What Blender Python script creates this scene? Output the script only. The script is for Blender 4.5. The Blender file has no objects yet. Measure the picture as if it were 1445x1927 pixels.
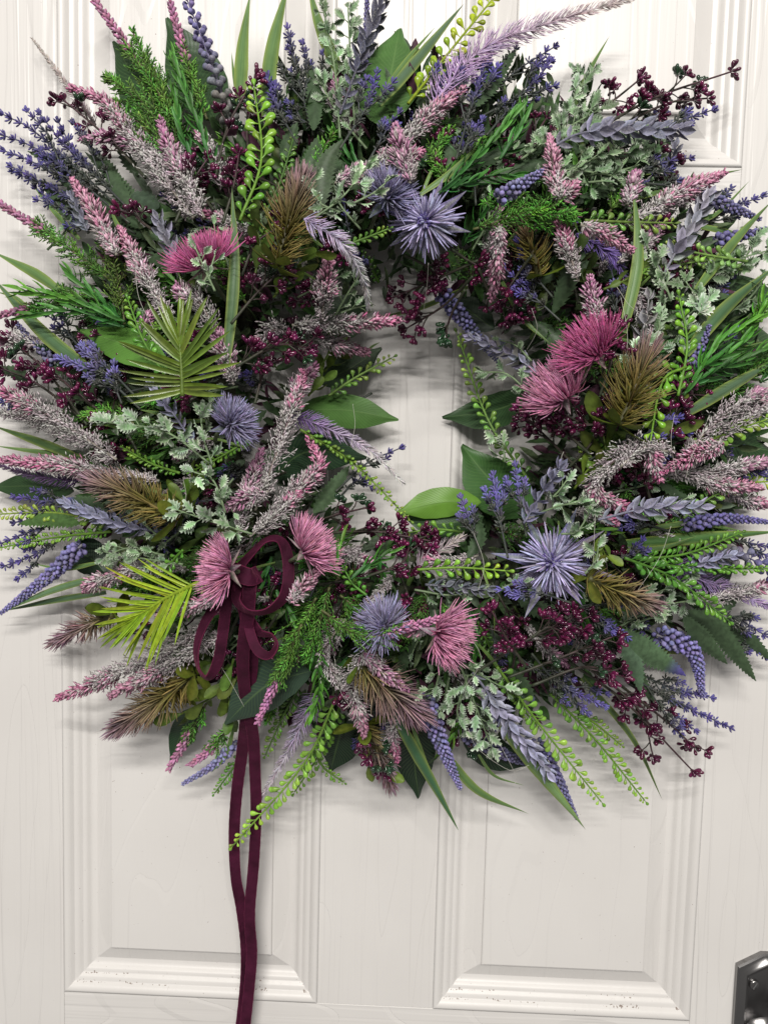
import bpy, math, random
import numpy as np
from mathutils import Matrix, Vector, Euler

sc = bpy.context.scene
COL = sc.collection
# ------------------------------------------------------------------ camera
CAM = np.array([0.01707, -0.64170, 0.48862])
EUL = (math.pi/2-0.07973, -0.02593, 0.03155)
FPX = 1447.0                       # focal length in pixels of the 1445 x 1927 photograph
cam = bpy.data.objects.new('camera', bpy.data.cameras.new('camera'))
COL.objects.link(cam); sc.camera = cam
cam.location = CAM; cam.rotation_euler = EUL
cam.data.sensor_fit = 'VERTICAL'; cam.data.sensor_height = 36.0
cam.data.lens = 36.0*FPX/1927.0
cam.data.clip_start = 0.01; cam.data.clip_end = 50
# ------------------------------------------------------------------ light: indoor ceiling tubes in front of the door
w = bpy.data.worlds.new('World'); sc.world = w; w.use_nodes = True
w.node_tree.nodes['Background'].inputs[0].default_value = (1.0, 0.97, 0.94, 1)
w.node_tree.nodes['Background'].inputs[1].default_value = 0.25
def tube_light(loc, target, sx, sy, power, col):
    l = bpy.data.lights.new('ceiling_tube', 'AREA'); l.shape = 'RECTANGLE'; l.size = sx; l.size_y = sy
    l.energy = power; l.color = col
    o = bpy.data.objects.new('ceiling_tube', l); COL.objects.link(o); o.location = loc
    o.rotation_euler = (Vector(target)-Vector(loc)).to_track_quat('-Z', 'Y').to_euler()
    return o
tube_light((0.10, -2.45, 2.30), (0, 0, .45), 1.7, 0.06, 66, (1.0, 0.962, 0.905))
tube_light((-0.15, -4.20, 2.40), (0, 0, .45), 1.7, 0.06, 112, (1.0, 0.966, 0.915))
sc.view_settings.view_transform = 'Standard'; sc.view_settings.look = 'None'
sc.view_settings.exposure = 0.0; sc.view_settings.gamma = 1.0
sc.render.engine = 'CYCLES'
sc.cycles.use_denoising = True
try: sc.cycles.denoiser = 'OPENIMAGEDENOISE'
except Exception: pass
sc.cycles.max_bounces = 6; sc.cycles.diffuse_bounces = 3; sc.cycles.glossy_bounces = 3
sc.cycles.sample_clamp_indirect = 4.0

RNG = np.random.RandomState(7)
# ------------------------------------------------------------------ pixel rays (only used to read real positions off the photograph)
RM = np.array(Euler(EUL, 'XYZ').to_matrix())
def at(px, py, h):
    """point h metres in front of the door face on the sight line of photo pixel (px, py)"""
    d = RM @ np.array([(px-722.5)/FPX, -(py-963.5)/FPX, -1.0])
    t = (-h-CAM[1])/d[1]
    return CAM+t*d
CX, CY = 785.0, 775.0
def auto_h(px, py):
    r = math.hypot(px-CX, py-CY)
    return 0.018+0.085*math.exp(-((r-400)/(210 if r < 400 else 300))**2)

# ------------------------------------------------------------------ geometry helpers
def nrm(a):
    return a/np.maximum(np.linalg.norm(a, axis=-1, keepdims=True), 1e-9)

class Geo:
    def __init__(s): s.v = []; s.f = []; s.c = []; s.l = []; s.n = 0
    def add(s, v, f, c, l=None):
        v = np.asarray(v, float).reshape(-1, 3); f = np.asarray(f, np.int64).reshape(-1, 3)
        c = np.broadcast_to(np.asarray(c, float), (len(v), 3))
        s.v.append(v); s.f.append(f+s.n); s.c.append(c); s.n += len(v)
        s.l.append(np.zeros((len(v), 3)) if l is None else l)
    def mesh(s, name, org, mat, smooth=True):
        v = np.concatenate(s.v)-np.asarray(org); f = np.concatenate(s.f); c = np.clip(np.concatenate(s.c), 0, 1)
        m = bpy.data.meshes.new(name)
        m.vertices.add(len(v)); m.loops.add(len(f)*3); m.polygons.add(len(f))
        m.vertices.foreach_set('co', v.astype(np.float32).ravel())
        m.loops.foreach_set('vertex_index', f.astype(np.int32).ravel())
        m.polygons.foreach_set('loop_start', (np.arange(len(f))*3).astype(np.int32))
        m.polygons.foreach_set('use_smooth', np.full(len(f), smooth))
        a = m.attributes.new('Col', 'FLOAT_COLOR', 'POINT')
        a.data.foreach_set('color', np.concatenate([c, np.ones((len(c), 1))], 1).astype(np.float32).ravel())
        b = m.attributes.new('Lf', 'FLOAT_VECTOR', 'POINT')
        b.data.foreach_set('vector', np.concatenate(s.l).astype(np.float32).ravel())
        m.update(calc_edges=True); m.materials.append(mat)
        return m

class Tm:                                    # a little template: x width, y normal, z length, mix 0..1
    def __init__(s, v, f, mix): s.v = np.array(v, float); s.f = np.array(f, int); s.mix = np.array(mix, float)

def t_drop(sides=7, prof=((0, .13), (.28, .17), (.46, .48), (.64, .88), (.80, 1.0), (.93, .72), (1, 0))):
    v = []; mix = []; f = []
    n = len(prof)
    for i, (z, r) in enumerate(prof):
        for k in range(sides):
            a = 2*math.pi*k/sides
            v.append((.5*r*math.cos(a), .5*r*math.sin(a), z)); mix.append(z)
    for i in range(n-1):
        for k in range(sides):
            a, b = i*sides+k, i*sides+(k+1) % sides
            c, d = a+sides, b+sides
            f += [(a, b, d), (a, d, c)] if i < n-2 else [(a, b, c)]
    return Tm(v, f, mix)
def t_spike(bend=.12, belly=.45, sides=3):    # a thin pointed leaflet or spine, both ends pointed
    v = [(0, 0, 0)]; mix = [0]; f = []
    for z, r, y in ((belly*.55, .8, bend*.5), (min(.8, belly*1.5), .85, bend*.8)):
        for k in range(sides):
            a = 2*math.pi*k/sides+.5
            v.append((.5*r*math.cos(a), .5*r*math.sin(a)+y*1.0, z)); mix.append(z)
    v.append((0, 0, 1)); mix.append(1)
    m = sides
    for k in range(m):
        k2 = (k+1) % m
        f += [(0, 1+k2, 1+k), (1+k, 1+k2, 1+m+k2), (1+k, 1+m+k2, 1+m+k), (1+m+k, 1+m+k2, 1+2*m)]
    return Tm(v, f, mix)
def t_spine(bend=.25, n=4, sides=3, tip=.35):  # long thin curved tapered spine: y is displaced by bend*z^2
    v = []; mix = []; f = []
    for i in range(n+1):
        z = i/n; r = 1.0-(1-tip)*z
        if i == n: r = tip*.5
        for k in range(sides):
            a = 2*math.pi*k/sides
            v.append((.5*r*math.cos(a), .5*r*math.sin(a), z)); mix.append(z)
    for i in range(n):
        for k in range(sides):
            a, b = i*sides+k, i*sides+(k+1) % sides
            f += [(a, b, b+sides), (a, b+sides, a+sides)]
    v.append((0, 0, 1.03)); mix.append(1); e = len(v)-1
    for k in range(sides): f.append((n*sides+k, n*sides+(k+1) % sides, e))
    t = Tm(v, f, mix); t.bend = bend
    return t
def t_leaf(stations, fold=.25, curl=.15, teeth=0, cols=1, wave=0, rim=1.0):
    """flat leaf; stations (z, half width); teeth >0 serrates the rim; cols = strips per half"""
    if teeth:
        zs = [s[0] for s in stations]; ws = [s[1] for s in stations]
        st = []
        for i in range(teeth):
            z0 = .06+.9*i/teeth; z1 = .06+.9*(i+.75)/teeth
            st.append((z0, np.interp(z0, zs, ws)*.62, z0)); st.append((z1, np.interp(z1, zs, ws)*1.2, z1+.32*.9/teeth))
        st = [(0, .02, 0)]+st+[(.97, .05, .97), (1.02, 0, 1.02)]
    else: st = [(z, w_, z) for z, w_ in stations]
    v = []; mix = []; f = []; nc = 2*cols+1
    for z, hw, ze in st:
        for k in range(nc):
            u = (k-cols)/cols
            zz = z+(ze-z)*abs(u)
            y = fold*abs(u)*hw + wave*math.sin(z*9+u*2)*abs(u)*hw - curl*zz*zz
            v.append((u*hw, y, zz)); mix.append(min(1, abs(u)**rim+(max(0, z-.72)*2.2 if rim > 1 else 0)))
    for i in range(len(st)-1):
        for k in range(nc-1):
            a = i*nc+k
            f += [(a, a+1, a+nc+1), (a, a+nc+1, a+nc)]
    return Tm(v, f, mix)

DROP = t_drop()
BERRY = t_drop(8, ((0, .10), (.22, .14), (.40, .40), (.58, .80), (.75, 1.0), (.90, .82), (.98, .4), (1, 0)))
BEAD = t_drop(7, ((0, .2), (.18, .25), (.34, .75), (.55, 1.0), (.76, .9), (.93, .5), (1, 0)))
BUD = t_drop(6, ((0, .25), (.2, .55), (.5, 1.0), (.8, .6), (1, 0)))
LBUD = t_drop(5, ((0, .3), (.3, .55), (.65, 1.0), (.88, .8), (1, .15)))
SPIKE = t_spike()
SPINE = t_spine()
PETAL = t_spine(.3, 4, 4, .45)
HOLLY = t_leaf([(0, .03), (.2, .27), (.42, .37), (.7, .25), (1, .02)], .5, .30, 4, 2, .12, 2.2)
HOLLY2 = t_leaf([(0, .03), (.22, .24), (.5, .36), (.75, .27), (1, .03)], .6, -.25, 6, 2, .12, 2.4)
BRACT = t_leaf([(0, .08), (.2, .30), (.45, .42), (.7, .30), (.88, .13), (1, .0)], .55, -.15, 0, 2)
OVATE = t_leaf([(0, .04), (.12, .10), (.35, .24), (.6, .36), (.8, .33), (.93, .18), (1, .0)], .3, .25, 0, 2)
LANCE = t_leaf([(0, .05), (.2, .42), (.5, .5), (.8, .3), (1, 0)], .35, .25, 0, 1)
NEEDLE = t_leaf([(0, .25), (.15, .42), (.4, .5), (.7, .42), (.9, .2), (1, 0)], .6, -.35, 0, 1)
STARB = t_leaf([(0, .10), (.15, .30), (.35, .36), (.6, .22), (.85, .08), (1, 0)], .4, .1, 0, 2)
def t_floret():                               # a whorl of little tubular buds, fan shaped
    V = []; F = []; M = []; n = 0
    for k in range(5):
        a = 2*math.pi*k/4+.3; al = .62 if k < 4 else .05
        d = np.array([math.sin(al)*math.cos(a), math.sin(al)*math.sin(a), math.cos(al)])
        s = nrm(np.cross(d, [.3, .5, .8])); u = np.cross(s, d)
        L = .9 if k < 4 else 1.0
        v = LBUD.v[:, :1]*.25*s+LBUD.v[:, 1:2]*.25*u+LBUD.v[:, 2:3]*d*L
        V.append(v); F.append(LBUD.f+n); M.append(LBUD.mix); n += len(v)
    return Tm(np.concatenate(V), np.concatenate(F), np.concatenate(M))
FLORET = t_floret()
TNAME = {}
for k_, t_ in list(globals().items()):
    if isinstance(t_, Tm): TNAME[id(t_)] = k_

def frames(D, U):
    D = nrm(D); side = nrm(np.cross(D, U)); up = np.cross(side, D)
    return side, up, D
def place(G, tm, P, D, U, L, W, T, c0, c1, tint=1.0, bend=None):
    """n copies of a template joined into one Geo"""
    P = np.atleast_2d(P); n = len(P)
    D = np.broadcast_to(D, (n, 3)); U = np.broadcast_to(U, (n, 3))
    side, up, D = frames(D, U)
    L, W, T = [np.broadcast_to(np.asarray(q, float), (n,))[:, None, None] for q in (L, W, T)]
    tv = tm.v[None]
    y = tv[..., 1:2]*T
    if bend is None: bend = getattr(tm, 'bend', 0)
    if np.any(np.asarray(bend) != 0):
        b = np.broadcast_to(np.asarray(bend, float), (n,))[:, None, None]
        y = y+b*tv[..., 2:3]**2*L
    V = P[:, None]+tv[..., 0:1]*W*side[:, None]+y*up[:, None]+tv[..., 2:3]*L*D[:, None]
    c0 = np.broadcast_to(np.asarray(c0, float), (n, 3))[:, None]; c1 = np.broadcast_to(np.asarray(c1, float), (n, 3))[:, None]
    tint = np.asarray(tint, float)
    if tint.ndim == 1 and len(tint) == n: tint = tint[:, None]
    tint = np.broadcast_to(tint, (n, 3))[:, None]
    C = (c0+(c1-c0)*tm.mix[None, :, None])*tint
    k = len(tm.v)
    F = (tm.f[None]+(np.arange(n)*k)[:, None, None]).reshape(-1, 3)
    G.add(V.reshape(-1, 3), F, C.reshape(-1, 3))

def catmull(P, n=48):
    P = np.asarray(P, float)
    if len(P) == 2: P = np.array([P[0], (P[0]+P[1])/2, P[1]])
    Q = np.concatenate([[2*P[0]-P[1]], P, [2*P[-1]-P[-2]]])
    out = []; m = len(P)-1; per = max(4, n//m)
    for i in range(m):
        p0, p1, p2, p3 = Q[i:i+4]
        t = np.linspace(0, 1, per, endpoint=False)[:, None]
        out.append(.5*((2*p1)+(-p0+p2)*t+(2*p0-5*p1+4*p2-p3)*t*t+(-p0+3*p1-3*p2+p3)*t**3))
    out.append(P[-1:]); return np.concatenate(out)
class Spine:
    def __init__(s, P, n=48):
        s.P = catmull(P, n)
        d = np.linalg.norm(np.diff(s.P, axis=0), axis=1); s.L = d.sum()
        s.t = np.concatenate([[0], np.cumsum(d)])/s.L
    def __call__(s, t):
        t = np.atleast_1d(np.asarray(t, float))
        p = np.stack([np.interp(t, s.t, s.P[:, k]) for k in range(3)], 1)
        a = np.stack([np.interp(np.clip(t-.03, 0, 1), s.t, s.P[:, k]) for k in range(3)], 1)
        b = np.stack([np.interp(np.clip(t+.03, 0, 1), s.t, s.P[:, k]) for k in range(3)], 1)
        T = nrm(b-a); v = np.broadcast_to(np.array([0, -1.0, .15]), T.shape)
        N = v-(v*T).sum(1, keepdims=True)*T; N = nrm(N)
        return p, T, N, np.cross(T, N)
def tube(G, P, r0, r1, c0, c1=None, sides=5):
    P = np.asarray(P, float); n = len(P); c1 = c0 if c1 is None else c1
    T = nrm(np.gradient(P, axis=0)); v = np.broadcast_to(np.array([.1, -1.0, .13]), T.shape)
    N = nrm(v-(v*T).sum(1, keepdims=True)*T); B = np.cross(T, N)
    r = np.linspace(r0, r1, n)[:, None, None]
    a = np.linspace(0, 2*math.pi, sides, endpoint=False)[None, :, None]
    V = P[:, None]+r*(np.cos(a)*N[:, None]+np.sin(a)*B[:, None])
    f = []
    for i in range(n-1):
        for k in range(sides):
            p, q = i*sides+k, i*sides+(k+1) % sides
            f += [(p, q, q+sides), (p, q+sides, p+sides)]
    t = np.linspace(0, 1, n)[:, None]
    C = np.repeat((np.asarray(c0)*(1-t)+np.asarray(c1)*t), sides, axis=0)
    V = V.reshape(-1, 3)
    e = len(V); V = np.concatenate([V, P[-1:]+T[-1:]*r1, P[:1]]); C = np.concatenate([C, C[-1:], C[:1]])
    for k in range(sides):
        f.append(((n-1)*sides+k, (n-1)*sides+(k+1) % sides, e)); f.append((k, e+1, (k+1) % sides))
    G.add(V, f, C)
def around(T, N, B, phi, al):
    phi = np.asarray(phi)[:, None]; al = np.asarray(al)[:, None] if np.ndim(al) else al
    rad = np.cos(phi)*N+np.sin(phi)*B
    return np.cos(al)*T+np.sin(al)*rad, np.cos(al)*rad-np.sin(al)*T

# ------------------------------------------------------------------ materials
def new_mat(name):
    m = bpy.data.materials.new(name); m.use_nodes = True
    nt = m.node_tree; b = nt.nodes['Principled BSDF']
    return m, nt, b, nt.nodes.new, nt.links.new
def plant_mat(name, rough=.45, spec=.4, mottle=.35, mscale=260, frost=0.0, fscale=1500, bump=.25, bscale=900, coat=0, translucent=0.0, sheen=0):
    m, nt, b, N, L = new_mat(name)
    at_ = N('ShaderNodeAttribute'); at_.attribute_name = 'Col'
    oi = N('ShaderNodeObjectInfo'); tc = N('ShaderNodeNewGeometry')
    mul = N('ShaderNodeMix'); mul.data_type = 'RGBA'; mul.blend_type = 'MULTIPLY'; mul.inputs[0].default_value = 1
    L(at_.outputs['Color'], mul.inputs[6]); L(oi.outputs['Color'], mul.inputs[7])
    n1 = N('ShaderNodeTexNoise'); n1.inputs['Scale'].default_value = mscale; n1.inputs['Detail'].default_value = 3
    L(tc.outputs['Position'], n1.inputs['Vector'])
    mr = N('ShaderNodeMapRange'); mr.inputs[1].default_value = .3; mr.inputs[2].default_value = .7
    mr.inputs[3].default_value = 1-mottle; mr.inputs[4].default_value = 1+mottle; L(n1.outputs[0], mr.inputs[0])
    m2 = N('ShaderNodeMix'); m2.data_type = 'RGBA'; m2.blend_type = 'MULTIPLY'; m2.inputs[0].default_value = 1
    L(mul.outputs[2], m2.inputs[6]); L(mr.outputs[0], m2.inputs[7])
    out = m2.outputs[2]
    n2 = N('ShaderNodeTexNoise'); n2.inputs['Scale'].default_value = bscale; n2.inputs['Detail'].default_value = 2
    L(tc.outputs['Position'], n2.inputs['Vector'])
    if frost > 0:
        n3 = N('ShaderNodeTexNoise'); n3.inputs['Scale'].default_value = fscale; n3.inputs['Detail'].default_value = 2
        L(tc.outputs['Position'], n3.inputs['Vector'])
        m3 = N('ShaderNodeMapRange'); m3.inputs[1].default_value = .48; m3.inputs[2].default_value = .68
        m3.inputs[3].default_value = 0; m3.inputs[4].default_value = frost; L(n3.outputs[0], m3.inputs[0])
        m4 = N('ShaderNodeMix'); m4.data_type = 'RGBA'; L(m3.outputs[0], m4.inputs[0]); L(out, m4.inputs[6])
        m4.inputs[7].default_value = (.62, .60, .58, 1); out = m4.outputs[2]
    L(out, b.inputs['Base Color'])
    b.inputs['Roughness'].default_value = rough; b.inputs['Specular IOR Level'].default_value = spec
    if coat: b.inputs['Coat Weight'].default_value = coat; b.inputs['Coat Roughness'].default_value = .12
    if sheen: b.inputs['Sheen Weight'].default_value = sheen
    bp = N('ShaderNodeBump'); bp.inputs['Strength'].default_value = bump; bp.inputs['Distance'].default_value = .0004
    L(n2.outputs[0], bp.inputs['Height']); L(bp.outputs[0], b.inputs['Normal'])
    if translucent:
        tr = N('ShaderNodeBsdfTranslucent'); L(out, tr.inputs[0])
        mx = N('ShaderNodeMixShader'); mx.inputs[0].default_value = translucent
        L(b.outputs[0], mx.inputs[1]); L(tr.outputs[0], mx.inputs[2])
        L(mx.outputs[0], nt.nodes['Material Output'].inputs[0])
    return m
M_LEAF = plant_mat('matte_leaf', .5, .35, .25, translucent=.18)
M_STEM = plant_mat('plastic_stem', .5, .35, .3)
M_GLOSS = plant_mat('glossy_plastic', .22, .5, .15, coat=.3, bump=.08)
M_POD = plant_mat('soft_plastic_pod', .32, .4, .2, coat=.12, bump=.08, translucent=.15)
M_FROST = plant_mat('flocked_plastic', .85, .15, .2, frost=.36, fscale=1300, bump=.5)
M_FROST2 = plant_mat('dusted_plastic', .7, .25, .3, frost=.22, fscale=1100, bump=.4)
M_SOFT = plant_mat('soft_rubber', .6, .25, .2, translucent=.2)
M_DARK = plant_mat('dark_filler', .6, .25, .4)

def veined_mat(name, freq, vein_col, strip=False, rough=.42):
    m = plant_mat(name, rough, .4, .14, 60, translucent=.15, bump=.1)
    nt = m.node_tree; N = nt.nodes.new; L = nt.links.new; b = nt.nodes['Principled BSDF']
    at_ = N('ShaderNodeAttribute'); at_.attribute_name = 'Lf'; sx = N('ShaderNodeSeparateXYZ'); L(at_.outputs['Vector'], sx.inputs[0])
    ab = N('ShaderNodeMath'); ab.operation = 'ABSOLUTE'; L(sx.outputs[0], ab.inputs[0])
    def mth(op, a, c):
        q = N('ShaderNodeMath'); q.operation = op
        for i, s in enumerate((a, c)):
            if isinstance(s, (int, float)): q.inputs[i].default_value = s
            elif s is not None: L(s, q.inputs[i])
        return q.outputs[0]
    if strip:
        nz = N('ShaderNodeTexNoise'); nz.inputs['Scale'].default_value = 1.0; nz.inputs['Detail'].default_value = 4
        cmb = N('ShaderNodeCombineXYZ'); L(mth('MULTIPLY', sx.outputs[0], freq), cmb.inputs[0]); L(mth('MULTIPLY', sx.outputs[1], 2.2), cmb.inputs[1]); L(sx.outputs[2], cmb.inputs[2])
        L(cmb.outputs[0], nz.inputs['Vector'])
        h = nz.outputs[0]
        mr = N('ShaderNodeMapRange'); mr.inputs[1].default_value = .42; mr.inputs[2].default_value = .7; mr.inputs[3].default_value = 0; mr.inputs[4].default_value = .55; L(h, mr.inputs[0])
        fac = mr.outputs[0]
    else:
        k = mth('SUBTRACT', mth('MULTIPLY', sx.outputs[1], freq), mth('MULTIPLY', mth('POWER', ab.outputs[0], .8), freq*.22))
        s = mth('SINE', mth('MULTIPLY', k, 6.2832), None)
        h = mth('POWER', mth('MAXIMUM', s, 0), 3.0)
        rib = N('ShaderNodeMapRange'); rib.inputs[1].default_value = .015; rib.inputs[2].default_value = .06; rib.inputs[3].default_value = 1; rib.inputs[4].default_value = 0; L(ab.outputs[0], rib.inputs[0])
        h = mth('MAXIMUM', mth('MULTIPLY', h, .55), rib.outputs[0]); fac = mth('MULTIPLY', h, .38)
    src = b.inputs['Base Color'].links[0].from_socket
    mx = N('ShaderNodeMix'); mx.data_type = 'RGBA'; L(fac, mx.inputs[0]); L(src, mx.inputs[6]); mx.inputs[7].default_value = (*vein_col, 1)
    L(mx.outputs[2], b.inputs['Base Color'])
    bp = N('ShaderNodeBump'); bp.inputs['Strength'].default_value = .35; bp.inputs['Distance'].default_value = .0006
    L(h, bp.inputs['Height']); L(bp.outputs[0], b.inputs['Normal'])
    return m
M_BROAD = veined_mat('veined_leaf', 26, (.16, .27, .09))
M_BLADE = veined_mat('striped_blade', 9, (.035, .11, .035), True)

# ------------------------------------------------------------------ the door
def tag(o, label=None, cat=None, kind=None, group=None):
    if label: o['label'] = label
    if cat: o['category'] = cat
    if kind: o['kind'] = kind
    if group: o['group'] = group
    return o
def link(name, data, parent=None, loc=None):
    o = bpy.data.objects.new(name, data); COL.objects.link(o)
    if parent is not None: o.parent = parent
    if loc is not None: o.location = loc
    return o
def door_paint(name, horizontal, arches, grain=.8):
    m, nt, b, N, L = new_mat(name)
    tc = N('ShaderNodeTexCoord'); mp = N('ShaderNodeMapping'); L(tc.outputs['Object'], mp.inputs[0])
    oi = N('ShaderNodeObjectInfo'); L(oi.outputs['Random'], mp.inputs['Location'])
    if horizontal: mp.inputs['Rotation'].default_value = (0, math.pi/2, 0)
    # fine straight grain
    m1 = N('ShaderNodeMapping'); m1.inputs['Scale'].default_value = (330, 1, 9); L(mp.outputs[0], m1.inputs[0])
    n1 = N('ShaderNodeTexNoise'); n1.inputs['Scale'].default_value = 1; n1.inputs['Detail'].default_value = 3; L(m1.outputs[0], n1.inputs['Vector'])
    m2 = N('ShaderNodeMapping'); m2.inputs['Scale'].default_value = (95, 1, 2.2); L(mp.outputs[0], m2.inputs[0])
    n2 = N('ShaderNodeTexNoise'); n2.inputs['Scale'].default_value = 1; n2.inputs['Detail'].default_value = 2; L(m2.outputs[0], n2.inputs['Vector'])
    r2 = N('ShaderNodeMapRange'); r2.inputs[1].default_value = .44; r2.inputs[2].default_value = .52; L(n2.outputs[0], r2.inputs[0])
    # wandering growth rings
    m3 = N('ShaderNodeMapping'); m3.inputs['Scale'].default_value = (9, 1, 2.0) if arches else (7, 1, .9); L(mp.outputs[0], m3.inputs[0])
    n3 = N('ShaderNodeTexNoise'); n3.inputs['Scale'].default_value = 1; n3.inputs['Detail'].default_value = 2.5; L(m3.outputs[0], n3.inputs['Vector'])
    mm = N('ShaderNodeMath'); mm.operation = 'MULTIPLY'; mm.inputs[1].default_value = 13 if arches else 20; L(n3.outputs[0], mm.inputs[0])
    fr = N('ShaderNodeMath'); fr.operation = 'FRACT'; L(mm.outputs[0], fr.inputs[0])
    cr = N('ShaderNodeMapRange'); cr.inputs[1].default_value = 0; cr.inputs[2].default_value = .12; L(fr.outputs[0], cr.inputs[0])
    a1 = N('ShaderNodeMath'); a1.operation = 'MULTIPLY_ADD'; a1.inputs[1].default_value = .55 if not arches else .22; L(r2.outputs[0], a1.inputs[0])
    q = N('ShaderNodeMath'); q.operation = 'MULTIPLY'; q.inputs[1].default_value = .22; L(n1.outputs[0], q.inputs[0]); L(q.outputs[0], a1.inputs[2])
    a2 = N('ShaderNodeMath'); a2.operation = 'MULTIPLY_ADD'; a2.inputs[1].default_value = .75 if arches else .3; L(cr.outputs[0], a2.inputs[0]); L(a1.outputs[0], a2.inputs[2])
    bp = N('ShaderNodeBump'); bp.inputs['Strength'].default_value = grain; bp.inputs['Distance'].default_value = .0009
    L(a2.outputs[0], bp.inputs['Height']); L(bp.outputs[0], b.inputs['Normal'])
    # uneven, faintly grubby paint
    n4 = N('ShaderNodeTexNoise'); n4.inputs['Scale'].default_value = 7; n4.inputs['Detail'].default_value = 5; L(tc.outputs['Object'], n4.inputs['Vector'])
    cv = N('ShaderNodeMapRange'); cv.inputs[1].default_value = .3; cv.inputs[2].default_value = .75; L(n4.outputs[0], cv.inputs[0])
    mx = N('ShaderNodeMix'); mx.data_type = 'RGBA'; L(cv.outputs[0], mx.inputs[0])
    mx.inputs[6].default_value = (.628, .608, .590, 1); mx.inputs[7].default_value = (.682, .664, .646, 1)
    # little dark specks: everywhere a few, many where the attribute says dirt gathers
    n5 = N('ShaderNodeTexNoise'); n5.inputs['Scale'].default_value = 520; n5.inputs['Detail'].default_value = 2; L(tc.outputs['Object'], n5.inputs['Vector'])
    n6 = N('ShaderNodeTexNoise'); n6.inputs['Scale'].default_value = 30; n6.inputs['Detail'].default_value = 3; L(tc.outputs['Object'], n6.inputs['Vector'])
    at_ = N('ShaderNodeAttribute'); at_.attribute_name = 'Col'; sp = N('ShaderNodeSeparateColor'); L(at_.outputs['Color'], sp.inputs[0])
    r6 = N('ShaderNodeMapRange'); r6.inputs[1].default_value = .40; r6.inputs[2].default_value = .70; L(n6.outputs[0], r6.inputs[0])
    d1 = N('ShaderNodeMath'); d1.operation = 'MULTIPLY'; L(sp.outputs[0], d1.inputs[0]); L(r6.outputs[0], d1.inputs[1])
    d2 = N('ShaderNodeMath'); d2.operation = 'MULTIPLY_ADD'; d2.inputs[1].default_value = .38; L(d1.outputs[0], d2.inputs[0]); L(n5.outputs[0], d2.inputs[2])
    r5 = N('ShaderNodeMapRange'); r5.inputs[1].default_value = .755; r5.inputs[2].default_value = .80; r5.inputs[4].default_value = .8; L(d2.outputs[0], r5.inputs[0])
    my = N('ShaderNodeMix'); my.data_type = 'RGBA'; L(r5.outputs[0], my.inputs[0]); L(mx.outputs[2], my.inputs[6]); my.inputs[7].default_value = (.13, .075, .045, 1)
    L(my.outputs[2], b.inputs['Base Color'])
    b.inputs['Roughness'].default_value = .38; b.inputs['Specular IOR Level'].default_value = .4
    return m
P_VERT = door_paint('white_paint_upright_grain', False, False)
P_HORZ = door_paint('white_paint_cross_grain', True, True)
P_FIELD = door_paint('white_paint_arched_grain', False, True, .5)
P_MOULD = door_paint('white_paint_smooth', False, False, .06)
door = link('door', None, None, (0, 0, 0))
tag(door, 'white six panel door with embossed wood grain behind the wreath', 'door')
XO, XI0, XI1 = .276, -.0497, .0523
def slab(name, x0, x1, z0, z1, mat, y=0.0, g=.00005):
    G = Geo(); e = .0004
    a = np.array([(x0+g, y+e, z0+g), (x1-g, y+e, z0+g), (x1-g, y+e, z1-g), (x0+g, y+e, z1-g)])
    f_ = a+np.array([(e, -e, e), (-e, -e, e), (-e, -e, -e), (e, -e, -e)])
    bk = a.copy(); bk[:, 1] = .035
    v = np.concatenate([f_, a, bk]); F = [(0, 1, 2), (0, 2, 3)]
    for k in range(4):
        k2 = (k+1) % 4
        F += [(4+k, 4+k2, k2), (4+k, k2, k), (8+k, 8+k2, 4+k2), (8+k, 4+k2, 4+k)]
    c = np.array([(x0+x1)/2, 0, (z0+z1)/2])
    G.add(v, F, (0, 0, 0))
    return link(name, G.mesh(name, c, mat, False), door, c)
ROWS = [(.7209, .965), (-.0, .6265), (-.755, -.165)]          # three rows of panels (z from, to)
slab('stile', -.381, -XO, -.98, 1.08, P_VERT); slab('stile', XO, .381, -.98, 1.08, P_VERT)
for z0, z1 in ((.965, 1.08), (.6265, .7209), (-.165, 0), (-.98, -.755)): slab('rail', -XO, XO, z0, z1, P_HORZ)
for z0, z1 in ROWS: slab('muntin', XI0, XI1, z0, z1, P_VERT)
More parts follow.
